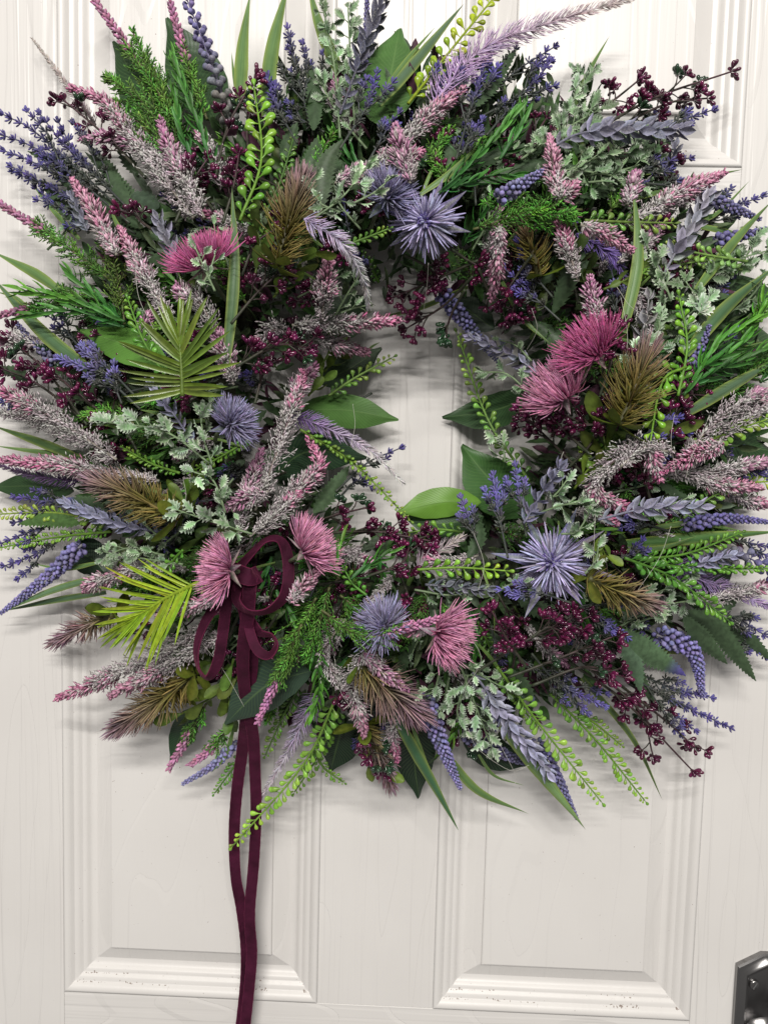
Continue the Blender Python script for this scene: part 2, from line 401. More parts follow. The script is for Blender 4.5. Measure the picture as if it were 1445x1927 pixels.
# profile of the moulding round each panel: (inset, height over the door face, dirt, smooth break)
PROF = [(0, .0000, 0), (.0004, .0009, .0), (.0022, .0012, 0), (.0045, .0004, 0), (.0066, -.0012, .25), (.0078, -.0032, 1.0),
        (.0092, -.0034, .7), (.0112, -.0038, .15), (.0130, -.0050, .35), (.0142, -.0066, .85), (.0156, -.0067, .5), (.0172, -.0070, .15),
        (.0186, -.0080, .3), (.0196, -.0096, .35), (.0235, -.0106, .05), (.0262, -.0108, 0)]
def panel(x0, x1, z0, z1):
    c = np.array([(x0+x1)/2, 0, (z0+z1)/2])
    def ring(i, h):
        return [(x0+i, -h, z0+i), (x1-i, -h, z0+i), (x1-i, -h, z1-i), (x0+i, -h, z1-i)]
    def loft(prof, name, mat, smooth, cap=False):
        G = Geo(); V = []; C = []; F = []
        for side in range(4):                     # four mitred sides with vertices of their own
            n0 = len(V)
            for i, h, d in prof:
                r = ring(i, h); V += [r[side], r[(side+1) % 4]]
                C += [(d if side == 0 else d*.06, 0, 0)]*2
            for k in range(len(prof)-1):
                a = n0+2*k
                F += [(a, a+1, a+3), (a, a+3, a+2)]
        if cap:
            n0 = len(V); V += ring(prof[-1][0], prof[-1][1]); C += [(0, 0, 0)]*4; F += [(n0, n0+1, n0+2), (n0, n0+2, n0+3)]
        G.add(np.array(V), F, np.array(C)); return G.mesh(name, c, mat, smooth)
    p = link('panel', loft([(.0262, -.0108, 0), (.0412, -.0040, 0), (.0416, -.0018, 0), (.0426, -.0012, 0)], 'panel', P_FIELD, False, True), door, c)
    link('moulding', loft(PROF, 'moulding', P_MOULD, True), p, (0, 0, 0))
for z0, z1 in ROWS:
    panel(-XO, XI0, z0, z1); panel(XI1, XO, z0, z1)

# pewter door handle, lower right corner
m, nt, b, N, L = new_mat('polished_pewter')
b.inputs['Metallic'].default_value = 1; b.inputs['Base Color'].default_value = (.23, .225, .225, 1); b.inputs['Roughness'].default_value = .2
n1 = N('ShaderNodeTexNoise'); n1.inputs['Scale'].default_value = 35; n1.inputs['Detail'].default_value = 4
tc = N('ShaderNodeTexCoord'); L(tc.outputs['Object'], n1.inputs['Vector'])
mr = N('ShaderNodeMapRange'); mr.inputs[3].default_value = .14; mr.inputs[4].default_value = .34; L(n1.outputs[0], mr.inputs[0]); L(mr.outputs[0], b.inputs['Roughness'])
M_PEW = m
def lathe_y(G, prof, c, sides=28):               # profile of (radius, height over door)
    V = []; F = []
    for r, h in prof:
        for k in range(sides):
            a = 2*math.pi*k/sides; V.append((c[0]+r*math.cos(a), -h, c[1]+r*math.sin(a)))
    for i in range(len(prof)-1):
        for k in range(sides):
            p, q = i*sides+k, i*sides+(k+1) % sides
            F += [(p, q+sides, q), (p, p+sides, q+sides)]
    V.append((c[0], -prof[-1][1], c[1])); e = len(V)-1
    for k in range(sides): F.append(((len(prof)-1)*sides+k, e, (len(prof)-1)*sides+(k+1) % sides))
    G.add(np.array(V), F, (1, 1, 1))
HX, ZT, ZB = .3385, .0668, -.085
def octo(i):
    hw = .0265-i; ch = .0205-i*.45; cv = .0118-i*.25
    return [(HX-hw, ZB+cv+i), (HX-hw+ch, ZB+i), (HX+hw-ch, ZB+i), (HX+hw, ZB+cv+i), (HX+hw, ZT-cv-i*1.05), (HX+hw-ch, ZT-i*1.05), (HX-hw+ch, ZT-i*1.05), (HX-hw, ZT-cv-i*1.05)]
G = Geo(); V = []; F = []
pr = [(0, 0), (0, .0045), (.0010, .0058), (.0030, .0066), (.0048, .0086), (.0062, .0093), (.0078, .0088), (.0090, .0070), (.0098, .0068)]
for i, h in pr:
    V += [(x, -h, z) for x, z in octo(i)]
for k in range(len(pr)-1):
    for j in range(8):
        a, c_ = k*8+j, k*8+(j+1) % 8
        F += [(a, c_+8, c_), (a, a+8, c_+8)]
n0 = (len(pr)-1)*8
for j in range(1, 7): F.append((n0, n0+j+1, n0+j))
G.add(np.array(V), F, (1, 1, 1))
hc = np.array([HX, 0, -.01])
handle = link('door_handle', G.mesh('door_handle', hc, M_PEW, True), door, hc)
bm_ = handle.data
try: bm_.set_sharp_from_angle(angle=math.radians(28))
except Exception: pass
handle['label'] = 'dark polished pewter handle plate at the right edge of the door'
G = Geo(); lathe_y(G, [(.0205, .0066), (.0190, .0085), (.0150, .0112), (.0110, .0150), (.0088, .0200), (.0086, .0300), (.0098, .0330), (.0098, .0420), (.0080, .0450), (.0040, .0460)], (HX-.001, -.0085))
link('lever_neck', G.mesh('lever_neck', hc, M_PEW, True), handle, (0, 0, 0))
G = Geo(); tube(G, catmull([(HX-.001, -.040, -.0085), (HX+.03, -.043, -.0085), (HX+.07, -.040, -.011), (HX+.105, -.038, -.009)], 24), .0075, .006, (1, 1, 1), sides=12)
link('lever', G.mesh('lever', hc, M_PEW, True), handle, (0, 0, 0))
for sx in (-.0125, .0125):
    G = Geo(); c_ = (HX+sx, .0405)
    lathe_y(G, [(.0044, .0067), (.0044, .0078), (.0036, .0084), (.0030, .0086)], c_, 20)
    s_ = link('screw', G.mesh('screw', hc, M_PEW, True), handle, (0, 0, 0))
    G = Geo(); a = .5; d = np.array([math.sin(a), 0, math.cos(a)]); q = np.array([math.cos(a), 0, -math.sin(a)])
    cc = np.array([c_[0], -.00868, c_[1]]); v = [cc+d*.0031*i+q*.0005*j for i in (-1, 1) for j in (-1, 1)]
    G.add(np.array(v), [(0, 1, 3), (0, 3, 2)], (.1, .1, .1))
    ms = plant_mat('slot_shadow', .8, .1) if 'slot_shadow' not in bpy.data.materials else bpy.data.materials['slot_shadow']
    link('slot', G.mesh('slot', hc, ms, False), s_, (0, 0, 0))

# ------------------------------------------------------------------ the wreath
WL = np.array([.022, 0, .520])
wreath = link('wreath', None, None, WL)
tag(wreath, 'round wreath of artificial lavender, heather, thistles and ferns hanging on the white door', 'wreath')
PIECES = []                         # every piece large enough to be picked out, ranked later
class Sprig:
    def __init__(s, name, pts, d=0, label=None, seed=None, hs=None, **kw):
        s.name = name; s.kw = kw; s.label = label
        s.r = np.random.RandomState((int(pts[0][0]*7+pts[-1][1]*13+len(name)) if seed is None else seed) % 99991)
        P = []
        for i, p in enumerate(pts):
            h = p[2]/1000. if len(p) > 2 else auto_h(p[0], p[1])+d/1000.
            P.append(at(p[0], p[1], max(h, .006)))
        s.P0 = np.array(P); s.sp = Spine(P); s.base = s.sp.P[0].copy()
        s.u = float(np.mean([(p[1]-CAM[1]) for p in P]))/FPX      # metres per photo pixel at this depth
        s.stem = Geo(); s.stuff = {}; s.obj = None
        s.px = np.linalg.norm(s.sp.L)/s.u
    def g(s, name, mat):
        if name not in s.stuff: s.stuff[name] = (Geo(), mat)
        return s.stuff[name][0]
    def tint(s, n, a=.2, hue=.06):
        b = np.clip(s.r.normal(1, a, n), .45, 1.7)[:, None]
        return b*np.clip(1+s.r.normal(0, hue, (n, 3)), .7, 1.3)
    def piece(s, name, tm, P, D, U, L, W, T, c0, c1, mat, tint=None, bend=0):
        P = np.atleast_2d(P); n = len(P)
        D = np.broadcast_to(D, (n, 3)); U = np.broadcast_to(U, (n, 3))
        L, W, T = [np.broadcast_to(np.asarray(q, float), (n,)) for q in (L, W, T)]
        tint = s.tint(n) if tint is None else np.broadcast_to(tint, (n, 3))
        side, up, D = frames(D, U)
        for i in range(n):
            PIECES.append((max(L[i], W[i])/s.u*min(1, (s.P0[:, 1].min()*-20)+.2), s, name, tm, P[i], side[i], up[i], D[i], L[i], W[i], T[i], tuple(c0), tuple(c1), mat, tint[i], bend))
SPR = []
G3 = lambda *a: np.array(a)

def heather_spike(s):
    u, r, sp = s.u, s.r, s.sp; W = s.kw.get('w', 45)*.93*u; pk = s.kw.get('pink', .4); pk = min(1, pk*1.12+.04) if pk > .1 else pk; hue = s.kw.get('hue', s.r.randint(0, 3)); fl = s.kw.get('fluff', 1.0)
    Lp = sp.L/u
    t = np.linspace(0, 1, 24); p = sp(t)[0]
    tube(s.stem, p, 2.6*u, .8*u, (.22, .21, .17), (.26, .14, .17))
    rad = lambda t: W*.5*np.clip(np.minimum(1, .55+t*1.4), 0, 1)*np.clip((1-t)/.55, .10, 1)**.75
    # frosted plumes
    n = int(Lp*.58*fl); tt = r.uniform(0, min(1, 1.1-pk*.9), n)**.9
    P, T, N, B = sp(tt); ph = r.uniform(0, 6.28, n); al = r.uniform(.55, 1.1, n)
    D, U = around(T, N, B, ph, al)
    Lr = rad(tt)*r.uniform(.5, 1.3, n)
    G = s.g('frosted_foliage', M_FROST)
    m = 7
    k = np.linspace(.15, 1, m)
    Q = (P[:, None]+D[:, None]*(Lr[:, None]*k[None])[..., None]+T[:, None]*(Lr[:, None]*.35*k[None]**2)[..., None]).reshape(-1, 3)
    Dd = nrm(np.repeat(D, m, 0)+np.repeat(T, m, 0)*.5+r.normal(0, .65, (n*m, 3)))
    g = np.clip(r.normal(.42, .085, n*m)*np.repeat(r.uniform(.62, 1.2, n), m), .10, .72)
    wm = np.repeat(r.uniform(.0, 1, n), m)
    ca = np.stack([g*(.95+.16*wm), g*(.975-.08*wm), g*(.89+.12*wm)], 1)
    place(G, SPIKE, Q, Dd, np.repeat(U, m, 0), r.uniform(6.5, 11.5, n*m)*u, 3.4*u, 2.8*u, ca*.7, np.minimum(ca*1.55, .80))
    # pink bells
    n = int(Lp*pk*1.9)
    tt = 1-r.uniform(0, 1, n)**1.1*pk; P, T, N, B = sp(tt); ph = r.uniform(0, 6.28, n)
    D, U = around(T, N, B, ph, r.uniform(.55, 1.3, n))
    edge = (1-tt)/pk
    off = rad(tt)*r.uniform(.15, .75, n)
    base = np.array([(.40, .07, .20), (.34, .10, .24), (.46, .15, .27)][hue % 3])
    pale = r.uniform(0.1, 1, n)[:, None]*(.5+.45*edge[:, None])
    ca = base*(1-pale)+np.array([.64, .45, .53])*pale
    ca = ca*np.clip(r.normal(1, .2, n), .5, 1.5)[:, None]
    place(s.g('flower_buds', M_FROST2), SPIKE, P+D*off[:, None], D+T*.35, U, r.uniform(10, 18, n)*u*np.clip(.55+edge, .5, 1), 5.6*u, 4.8*u, ca*.75, np.minimum(ca*1.25, .8))
    n = int(Lp*pk*.5); tt = 1-r.uniform(0, 1, n)*pk; P, T, N, B = sp(tt); D, U = around(T, N, B, r.uniform(0, 6.28, n), r.uniform(.6, 1.2, n))
    place(s.g('flower_buds', M_FROST2), SPIKE, P+D*(rad(tt)*.5)[:, None], D, U, rad(tt)*.9, 3*u, 3*u, (.34, .32, .28), (.5, .42, .44))

def green_heather(s):
    u, r, sp = s.u, s.r, s.sp; W = s.kw.get('w', 55)*u; bud = s.kw.get('bud', .3); col = np.array(s.kw.get('c', (.085, .20, .035)))*1.3
    Lp = sp.L/u; t = np.linspace(0, 1, 24)
    tube(s.stem, sp(t)[0], 2.6*u, 1*u, (.08, .09, .03), (.16, .07, .10))
    n = int(Lp*(1-bud)*.25); tt = np.sort(r.uniform(.02, 1-bud*.85, n)); P, T, N, B = sp(tt)
    ph = np.arange(n)*2.4+r.normal(0, .3, n); D, U = around(T, N, B, ph, r.uniform(.5, .85, n))
    Lr = W*.55*np.clip((1.08-tt)/.6, .25, 1)*r.uniform(.6, 1.25, n)
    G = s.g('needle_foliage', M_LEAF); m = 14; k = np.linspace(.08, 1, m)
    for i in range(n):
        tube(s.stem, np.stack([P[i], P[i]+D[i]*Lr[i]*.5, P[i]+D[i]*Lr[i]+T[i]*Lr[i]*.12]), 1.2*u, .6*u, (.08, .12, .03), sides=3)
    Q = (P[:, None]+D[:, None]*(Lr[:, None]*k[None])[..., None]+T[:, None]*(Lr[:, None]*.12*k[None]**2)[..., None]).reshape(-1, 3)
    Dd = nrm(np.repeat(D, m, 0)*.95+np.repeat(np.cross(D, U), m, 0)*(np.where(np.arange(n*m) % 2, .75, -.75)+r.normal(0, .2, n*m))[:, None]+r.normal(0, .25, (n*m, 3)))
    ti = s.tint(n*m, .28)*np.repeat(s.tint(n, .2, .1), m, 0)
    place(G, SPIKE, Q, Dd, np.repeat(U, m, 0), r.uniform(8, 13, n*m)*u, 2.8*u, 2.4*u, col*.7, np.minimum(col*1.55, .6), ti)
    if bud > 0:
        n = int(Lp*bud*.55)+6; tt = np.linspace(1-bud, 1, n); P, T, N, B = sp(tt); ph = np.arange(n)*2.4
        D, U = around(T, N, B, ph, r.uniform(.55, 1.0, n)); off = 5*u*np.clip((1-tt)/bud*1.3, .2, 1)
        c = np.array(s.kw.get('bc', (.30, .12, .21)))
        place(s.g('flower_buds', M_FROST2), BUD, P+D*off[:, None], D+T*.3, U, r.uniform(10, 14, n)*u, 6.5*u, 6.5*u, c*.75, np.minimum(c*1.6, .75), s.tint(n, .2))

def lavender_sprig(s):
    u, r, sp = s.u, s.r, s.sp; Lp = sp.L/u; dense = s.kw.get('dense', 1.0); z = s.kw.get('z', 16); vio = s.kw.get('vio', .55)
    c = np.array(s.kw.get('c', (.085, .068, .27)))
    t = np.linspace(0, 1, 26); tube(s.stem, sp(t)[0], 2.4*u, 1.2*u, (.045, .055, .04), (.06, .06, .10))
    paths = [(sp, .30, 1.0)]
    nb = s.kw.get('br', 2)
    for i in range(nb):
        t0 = r.uniform(.25, .6); P, T, N, B = sp([t0]); sd = (-1)**i; Lb = sp.L*r.uniform(.25, .42)
        e1 = P[0]+(T[0]*.8+B[0]*sd*.42+N[0]*r.uniform(-.1, .4))*Lb*.5; e2 = e1+(T[0]*.97+B[0]*sd*.16)*Lb*.55
        b = Spine([P[0], e1, e2], 20); paths.append((b, .35, min(1, t0+.42))); tube(s.stem, b.P, 1.7*u, 1.0*u, (.045, .055, .04), (.06, .06, .10))
    for b, t0, tend in paths:
        n = max(4, int(b.L/u/(17/dense)*(1-t0))); tt = np.linspace(t0, 1, n); P, T, N, B = b(tt)
        for rep in range(2):
            ph = np.arange(n)*2.1+rep*3.14+r.uniform(0, 1); al = r.uniform(.35, .8, n); al[-1] = .1
            D, U = around(T, N, B, ph, al)
            f = np.clip((tt*tend-(1-vio))/.25, 0, 1)[:, None]
            dark = np.array([.035, .045, .035])
            ci = (c*f+dark*(1-f))
            s.piece('floret', FLORET, P, D, U, z*u*r.uniform(.8, 1.15, n), z*.8*u, z*.8*u, (.6, .6, .62), (1, 1, 1), M_FROST2, ci*s.tint(n, .22))

def fern_frond(s):
    u, r, sp = s.u, s.r, s.sp; Lp = sp.L/u; z = s.kw.get('z', 20); c = np.array(s.kw.get('c', (.16, .32, .035)))*1.16; flat = s.kw.get('flat', 1.0); al = s.kw.get('al', .85)
    t = np.linspace(0, 1, 30); tube(s.stem, sp(t)[0], 3.0*u, 1.5*u, c*.62, c*.8, 6)
    n = max(5, int(Lp/(z*.74))); tt = np.linspace(.05, .98, n)
    for sd in (-1, 1):
        P, T, N, B = sp(np.clip(tt+sd*.01+r.normal(0, .006, n), 0, 1)); tw = s.kw.get('tw', r.normal(0, .5)); ph = sd*(1.57-s.kw.get('tilt', .15)*np.ones(n))+r.normal(0, .22, n)+tw*(tt-.5)
        D, U = around(T, N, B, ph, al+r.normal(0, .15, n)); Uf = nrm(N*flat+U*(1-flat))
        L = z*1.07*u*np.clip(.5+(1-tt)*1.8, .5, 1)*r.uniform(.85, 1.12, n)*np.clip(.7+tt*4, .7, 1)
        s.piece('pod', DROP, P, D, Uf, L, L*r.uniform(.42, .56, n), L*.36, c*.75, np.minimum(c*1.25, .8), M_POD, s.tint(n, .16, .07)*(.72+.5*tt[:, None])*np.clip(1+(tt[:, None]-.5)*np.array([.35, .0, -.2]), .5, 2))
    P, T, N, B = sp([1.0]); s.piece('pod', DROP, P, T, N, z*.8*u, z*.36*u, z*.3*u, c*.8, c*1.2, M_POD)

def berry_sprig(s):
    u, r, sp = s.u, s.r, s.sp; Lp = sp.L/u; z = s.kw.get('z', 16)*1.14; nc = s.kw.get('n', max(4, int(Lp/26)))
    t = np.linspace(0, 1, 26); st0, st1 = (.035, .045, .025), (.065, .028, .04)
    tube(s.stem, sp(t)[0], 3.2*u, 1.6*u, st0, st1)
    t0 = s.kw.get('t0', .28)
    ts = np.concatenate([r.uniform(t0, .93, nc-1), [1.0]]); ts.sort()
    for i, a in enumerate(ts):
        P, T, N, B = sp([a]); P, T, N, B = P[0], T[0], N[0], B[0]
        if a < 1:
            ph = i*2.6+r.uniform(-.5, .5); d = T*.8+.75*(math.cos(ph)*N*.8+math.sin(ph)*B); d /= np.linalg.norm(d)
            Lb = r.uniform(16, 42)*u; e = P+d*Lb
            tube(s.stem, np.stack([P, P+d*Lb*.5+T*Lb*.08, e]), 1.5*u, 1.1*u, st0, st1, 4)
        else: d, e = T, P
        k = r.randint(6, 11); sd = nrm(np.cross(d, [.31, .77, .2])); up = np.cross(sd, d)
        ph = np.arange(k)*2.4; al = np.where(np.arange(k) == 0, .1, r.uniform(.4, 1.15, k))
        D, U = around(np.tile(d, (k, 1)), np.tile(up, (k, 1)), np.tile(sd, (k, 1)), ph, al)
        Q = np.tile(e, (k, 1))-d*2*u
        gr = r.uniform() < s.kw.get('green', .12)
        c = np.array((.02, .05, .024) if gr else (.098, .008, .046))
        if not gr: c = c*r.uniform(.45, 1.25)
        s.piece('berry', BERRY, Q, D, U, z*u*r.uniform(.7, 1.2, k), z*r.uniform(.30, .46, k)*u, z*.42*u, (.6, .9, .6), (1.1, 1, 1.1), M_GLOSS, c*s.tint(k, .2))

def bottlebrush_flower(s):
    u, r, sp = s.u, s.r, s.sp; W = s.kw.get('w', 85)*u; Lp = sp.L/u; mau = s.kw.get('mauve', .5)
    t = np.linspace(0, 1, 20); p = sp(t)[0]; tube(s.stem, p, 9*u, 2.5*u, (.05, .05, .012), (.07, .05, .035), 7)
    n = int(Lp*W/u*.0185); tt = np.sort(r.uniform(0, 1, n))**.95; P, T, N, B = sp(tt)
    ph = r.uniform(0, 6.283, n); al = 1.50-.80*tt**2+r.normal(0, .10, n); D, U = around(T, N, B, ph, al)
    L = W*.58*np.clip(.62+1.1*tt, 0, 1)*np.clip(1.28-.62*tt, .6, 1.0)*r.uniform(.82, 1.1, n)
    f = np.clip((tt-(1-mau)*.8)*1.6+.2, 0, 1)[:, None]
    c0 = np.array([.13, .12, .012])*(1-f*.6)+np.array([.14, .08, .09])*f*.6; c1 = np.array([.25, .20, .07])*(1-f)+np.array([.36, .23, .29])*f
    place(s.g('spines', M_SOFT), SPINE, P, D, U, L*1.03, 5.6*u, 4.4*u, c0*.9, np.minimum(c1*1.22, .8), s.tint(n, .25), bend=-.36+r.normal(0, .05, n))
    k = s.kw.get('leaves', 5)
    if k:
        P, T, N, B = sp(np.zeros(k)); ph = np.linspace(0, 6.28, k, endpoint=False)+r.uniform(0, 1); D, U = around(T, N, B, ph, r.uniform(1.2, 1.9, k))
        s.piece('leaf', OVATE, P, D, U, r.uniform(48, 66, k)*u, 36*u, 28*u, (.12, .15, .02), (.085, .125, .015), M_LEAF)

def thistle_flower(s):
    u, r, sp = s.u, s.r, s.sp; R = s.kw.get('r', 62)*(.93 if s.kw.get('blue') else .93)*u; blue = s.kw.get('blue', False); cup = s.kw.get('cup', .12 if s.kw.get('blue') else .3); star = s.kw.get('star', 0)
    ax = nrm(nrm(sp.P[-1]-sp.P[0])+np.array([0, -1.0, 0])*s.kw.get('face', 0 if star else .75)); c = sp.P[-1]; spread = s.kw.get('spread', 1.75)
    tube(s.stem, catmull([c-ax*R*1.3+np.array([0, .02, 0]), c-ax*R*.8, c-ax*R*.3], 10), 4*u, 5*u, (.10, .12, .07))
    v = np.array([.2, -1, .4]); N = nrm(v-ax*(v@ax)); B = np.cross(ax, N)
    place(s.stem, BEAD, (c-ax*R*.42)[None], ax[None], N[None], R*.62, R*.62, R*.62, (.12, .13, .10), (.16, .10, .12) if not blue else (.15, .15, .2))
    n = int(s.kw.get('n', 260)*(1.75 if blue else 2.1)); q = (np.arange(n)+.5)/n; th = spread*q**.62; ph = np.arange(n)*2.39996+r.normal(0, .2, n)
    th = th+r.normal(0, .11, n)
    D, U = around(np.tile(ax, (n, 1)), np.tile(N, (n, 1)), np.tile(B, (n, 1)), ph, th)
    L = R*r.uniform(.70, 1.08, n)*(1-.25*(1-q)); P = c-ax*R*.16+D*R*.08
    if not blue:
        th2 = np.minimum(1.0, th/1.5); rad = nrm(D-(D@ax)[:, None]*ax); P = c-ax*R*.30+rad*(R*.34*th2)[:, None]
        D = nrm(D+ax*.12); L = L*.98
    if blue:
        c0, c1 = ((.20, .20, .23), (.25, .23, .40)) if not star else ((.28, .28, .31), (.37, .34, .58)); w_ = 4.8 if not star else 6.6; mat = M_FROST2
        ti = s.tint(n, .2, .05)*(1.0+.5*(r.uniform(0, 1, n)[:, None] < .25))
    else:
        c0, c1 = (.26, .03, .13), (.74, .33, .51); w_ = 4.0; mat = M_FROST2; ti = s.tint(n, .2, .06)
        if s.kw.get('dark'): c0, c1 = (.24, .02, .12), (.58, .13, .32)
    for bb in (-.12, .02, .16):
        q_ = np.arange(n) % 3 == int(round((bb+.12)/.14))
        s.piece('petal', PETAL, P[q_], D[q_], U[q_], L[q_], w_*u*r.uniform(.75, 1.2, q_.sum()), w_*.9*u, c0, c1, mat, ti[q_], bend=bb+(-cup if not s.kw.get('open') else cup))
    if blue:
        m_ = 60; D2, U2 = around(np.tile(ax, (m_, 1)), np.tile(N, (m_, 1)), np.tile(B, (m_, 1)), r.uniform(0, 6.28, m_), r.uniform(.0, .5, m_))
        place(s.g('disc_florets', M_FROST2), LBUD, c-ax*R*.16+D2*R*.08, nrm(D2+r.normal(0, .25, (m_, 3))), U2, R*r.uniform(.30, .50, m_), 4*u, 4*u, (.16, .15, .17), (.20, .15, .46))
    k = 6 if not star else 8
    ph = np.linspace(0, 6.28, k, endpoint=False)+r.uniform(0, .4, k); D, U = around(np.tile(ax, (k, 1)), np.tile(N, (k, 1)), np.tile(B, (k, 1)), ph, (1.95 if not star else 1.50)+r.normal(0, .12, k))
    cb = ((.20, .21, .20), (.19, .16, .36)) if blue else ((.24, .24, .20), (.28, .15, .18))
    s.piece('bract', STARB, np.tile(c-ax*R*.30, (k, 1)), D, U, R*(.85 if not star else star)*r.uniform(.75, 1.15, k), R*(.38 if not star else .48), R*.4, cb[0], cb[1], M_FROST2)

def frosted_leaf_sprig(s):
    u, r, sp = s.u, s.r, s.sp; Lp = sp.L/u; z = s.kw.get('z', 34)*.9; pale = s.kw.get('pale', .6)
    stc = np.array([.17, .24, .13]); t = np.linspace(0, 1, 22); tube(s.stem, sp(t)[0], 2.4*u, 1.4*u, stc*.8, stc*1.2)
    n = max(4, int(Lp/13)); tt = np.linspace(.12, 1, n)
    P, T, N, B = sp(tt); ph = np.arange(n)*2.2+r.uniform(0, 6); al = r.uniform(.5, 1.0, n); al[-1] = .15; D, U = around(T, N, B, ph, al)
    for i in range(n):
        off = r.uniform(5, 16)*u if i < n-1 else 0
        e = P[i]+D[i]*off
        if off: tube(s.stem, np.stack([P[i], (P[i]+e)/2, e]), 1.2*u, 1*u, stc, stc*1.2, 4)
        k = r.choice([1, 2, 3]); 
        Dk = nrm(D[i]+r.normal(0, .5, (k, 3))*(np.arange(k) > 0)[:, None]); up = nrm(N[i]*.75+U[i]*.6+r.normal(0, .4, (k, 3)))
        g = r.uniform(.55, 1.15, k)[:, None]*np.array([[1, 1, 1]])
        L = z*u*r.uniform(.5, .98, k)
        w1 = np.array([.33, .44, .28])*(1-pale)+np.array([.74, .80, .70])*pale; w0 = np.array([.08, .17, .06])*(1-pale)+np.array([.22, .40, .18])*pale
        s.piece('leaf', HOLLY if r.uniform() < .6 else HOLLY2, np.tile(e, (k, 1)), Dk, up, L, L*.9, L*.9, w0, w1, M_FROST2, g*s.tint(k, .12, .03))

def feather_plume(s):
    u, r, sp = s.u, s.r, s.sp; W = s.kw.get('w', 45)*1.15*u; Lp = sp.L/u
    ca = np.array(s.kw.get('ca', (.33, .22, .46))); cb = np.array(s.kw.get('cb', (.60, .53, .58)))
    t = np.linspace(0, 1, 36); tube(s.stem, sp(t)[0], 2.6*u, 1*u, ca*.8, cb*.8)
    n = int(Lp*1.15); tt = np.sort(r.uniform(0, 1, n)); P, T, N, B = sp(tt)
    ph = np.where(r.uniform(0, 1, n) < .66, np.where(np.arange(n) % 2, 1.57, -1.57)+r.normal(0, .45, n), r.uniform(0, 6.28, n))
    D, U = around(T, N, B, ph, r.uniform(.92, 1.12, n)-.40*tt)
    L = W*.52*np.clip(1.12-tt*.78, .2, 1)*r.uniform(.8, 1.1, n); f = np.clip(tt*1.35-.15, 0, 1)[:, None]; c = ca*(1-f)+cb*f
    place(s.g('spines', M_SOFT), SPINE, P, D, U, L, 2.9*u, 2.4*u, c*.85, np.minimum(c*1.2, .85), s.tint(n, .1, .04), bend=-.15)
    q_ = np.arange(n) % 3 == 0
    place(s.g('spines', M_SOFT), SPIKE, (P+D*(L*.62)[:, None])[q_], nrm(D+T*.9)[q_], U[q_], (L*.34)[q_], 1.9*u, 1.9*u, c[q_], np.minimum(c*1.2, .85)[q_])

def lavender_ear(s):
    u, r, sp = s.u, s.r, s.sp; W = s.kw.get('w', 45)*u; Lp = sp.L/u; c = np.array(s.kw.get('c', (.17, .165, .24))); t0 = s.kw.get('t0', .2)
    t = np.linspace(0, 1, 24); tube(s.stem, sp(t)[0], 2.6*u, 1.3*u, c*.8, c)
    z = W*.62; n = max(4, int(sp.L*(1-t0)/(z*.60))); k = 5
    for i, a in enumerate(np.linspace(t0, .97, n)):
        P, T, N, B = sp(np.full(k, a)); ph = np.linspace(0, 6.28, k, endpoint=False)+i*.63; D, U = around(T, N, B, ph, np.full(k, .92-.40*a)+r.normal(0, .13, k))
        L = z*(1.0 if a < .8 else .8)*r.uniform(.8, 1.15, k)
        s.piece('bract', BRACT, P+(nrm(np.cos(ph)[:, None]*N+np.sin(ph)[:, None]*B))*2*u, D, nrm(U+r.normal(0, .25, (k, 3))), L, L*.60*r.uniform(.8, 1.2, k), L*.62, c*.62, np.minimum(c*1.75, .7), M_FROST2, s.tint(k, .15, .03))
    P, T, N, B = sp([1.0]); s.piece('bract', BRACT, P, T, N, z*.7, z*.4, z*.4, c*.8, c*1.4, M_FROST2)
    for a in np.arange(.04, t0, .10):
        P, T, N, B = sp([a, a]); D, U = around(T, N, B, [1.5, -1.5], [.7, .7]); s.piece('bract', BRACT, P, D, U+N, z*.9, z*.35, z*.3, c*.8, c*1.3, M_FROST2)

def bead_spike(s):
    u, r, sp = s.u, s.r, s.sp; W = s.kw.get('w', 28)*u; Lp = sp.L/u; c = np.array(s.kw.get('c', (.17, .155, .38)))*.8+.2*np.array([.17, .165, .22]); big = s.kw.get('big', 0)
    t = np.linspace(0, 1, 26); g = np.array([.20, .19, .22]); tube(s.stem, sp(t)[0], 2.4*u, 1.2*u, g*.8, c)
    if big:
        n = max(6, int(Lp/(big*1.05))); tt = np.linspace(.06, 1, n)
        for sd in (0, 1, 2):
            P, T, N, B = sp(tt); ph = np.arange(n)*1.1+sd*2.09; D, U = around(T, N, B, ph, np.full(n, .9)+r.normal(0, .1, n))
            L = big*.88*u*np.clip(1.35-.6*tt, .6, 1.2); f = np.clip(tt*2.2-.5, 0, 1)[:, None]; ci = np.array([.15, .155, .15])*(1-f)+c*f
            s.piece('bead', BERRY, P, D, U, L*1.45, L*.95, L*.95, (.75, .75, .78), (1, 1, 1), M_FROST2, ci*s.tint(n, .15, .05))
        return
    a = .03; i = 0
    while a < 1:
        rad = W*.5*min(1, 1.22-a*.98); zz = np.clip(4.0+6.8*(1-a)**1.2, 4.0, 10.5)*u*min(1, W/u/30+.25)
        k = int(np.clip(2*math.pi*rad*.85/(zz*1.35), 4, 8))
        P, T, N, B = sp(np.full(k, min(1, a))); ph = np.linspace(0, 6.28, k, endpoint=False)+i*math.pi/k+r.normal(0, .05, k); D, U = around(T, N, B, ph, np.full(k, 1.25)+r.normal(0, .06, k))
        L = rad*r.uniform(.92, 1.08, k)
        z3 = np.minimum(zz, L*1.2); s.piece('bead', BEAD, P+D*np.maximum(L-z3*1.25, 0)[:, None], D, U, z3*1.35, z3, z3, c*.5, np.minimum(c*1.35, .7), M_FROST2, s.tint(k, .18, .05))
        a += zz*1.18/sp.L; i += 1

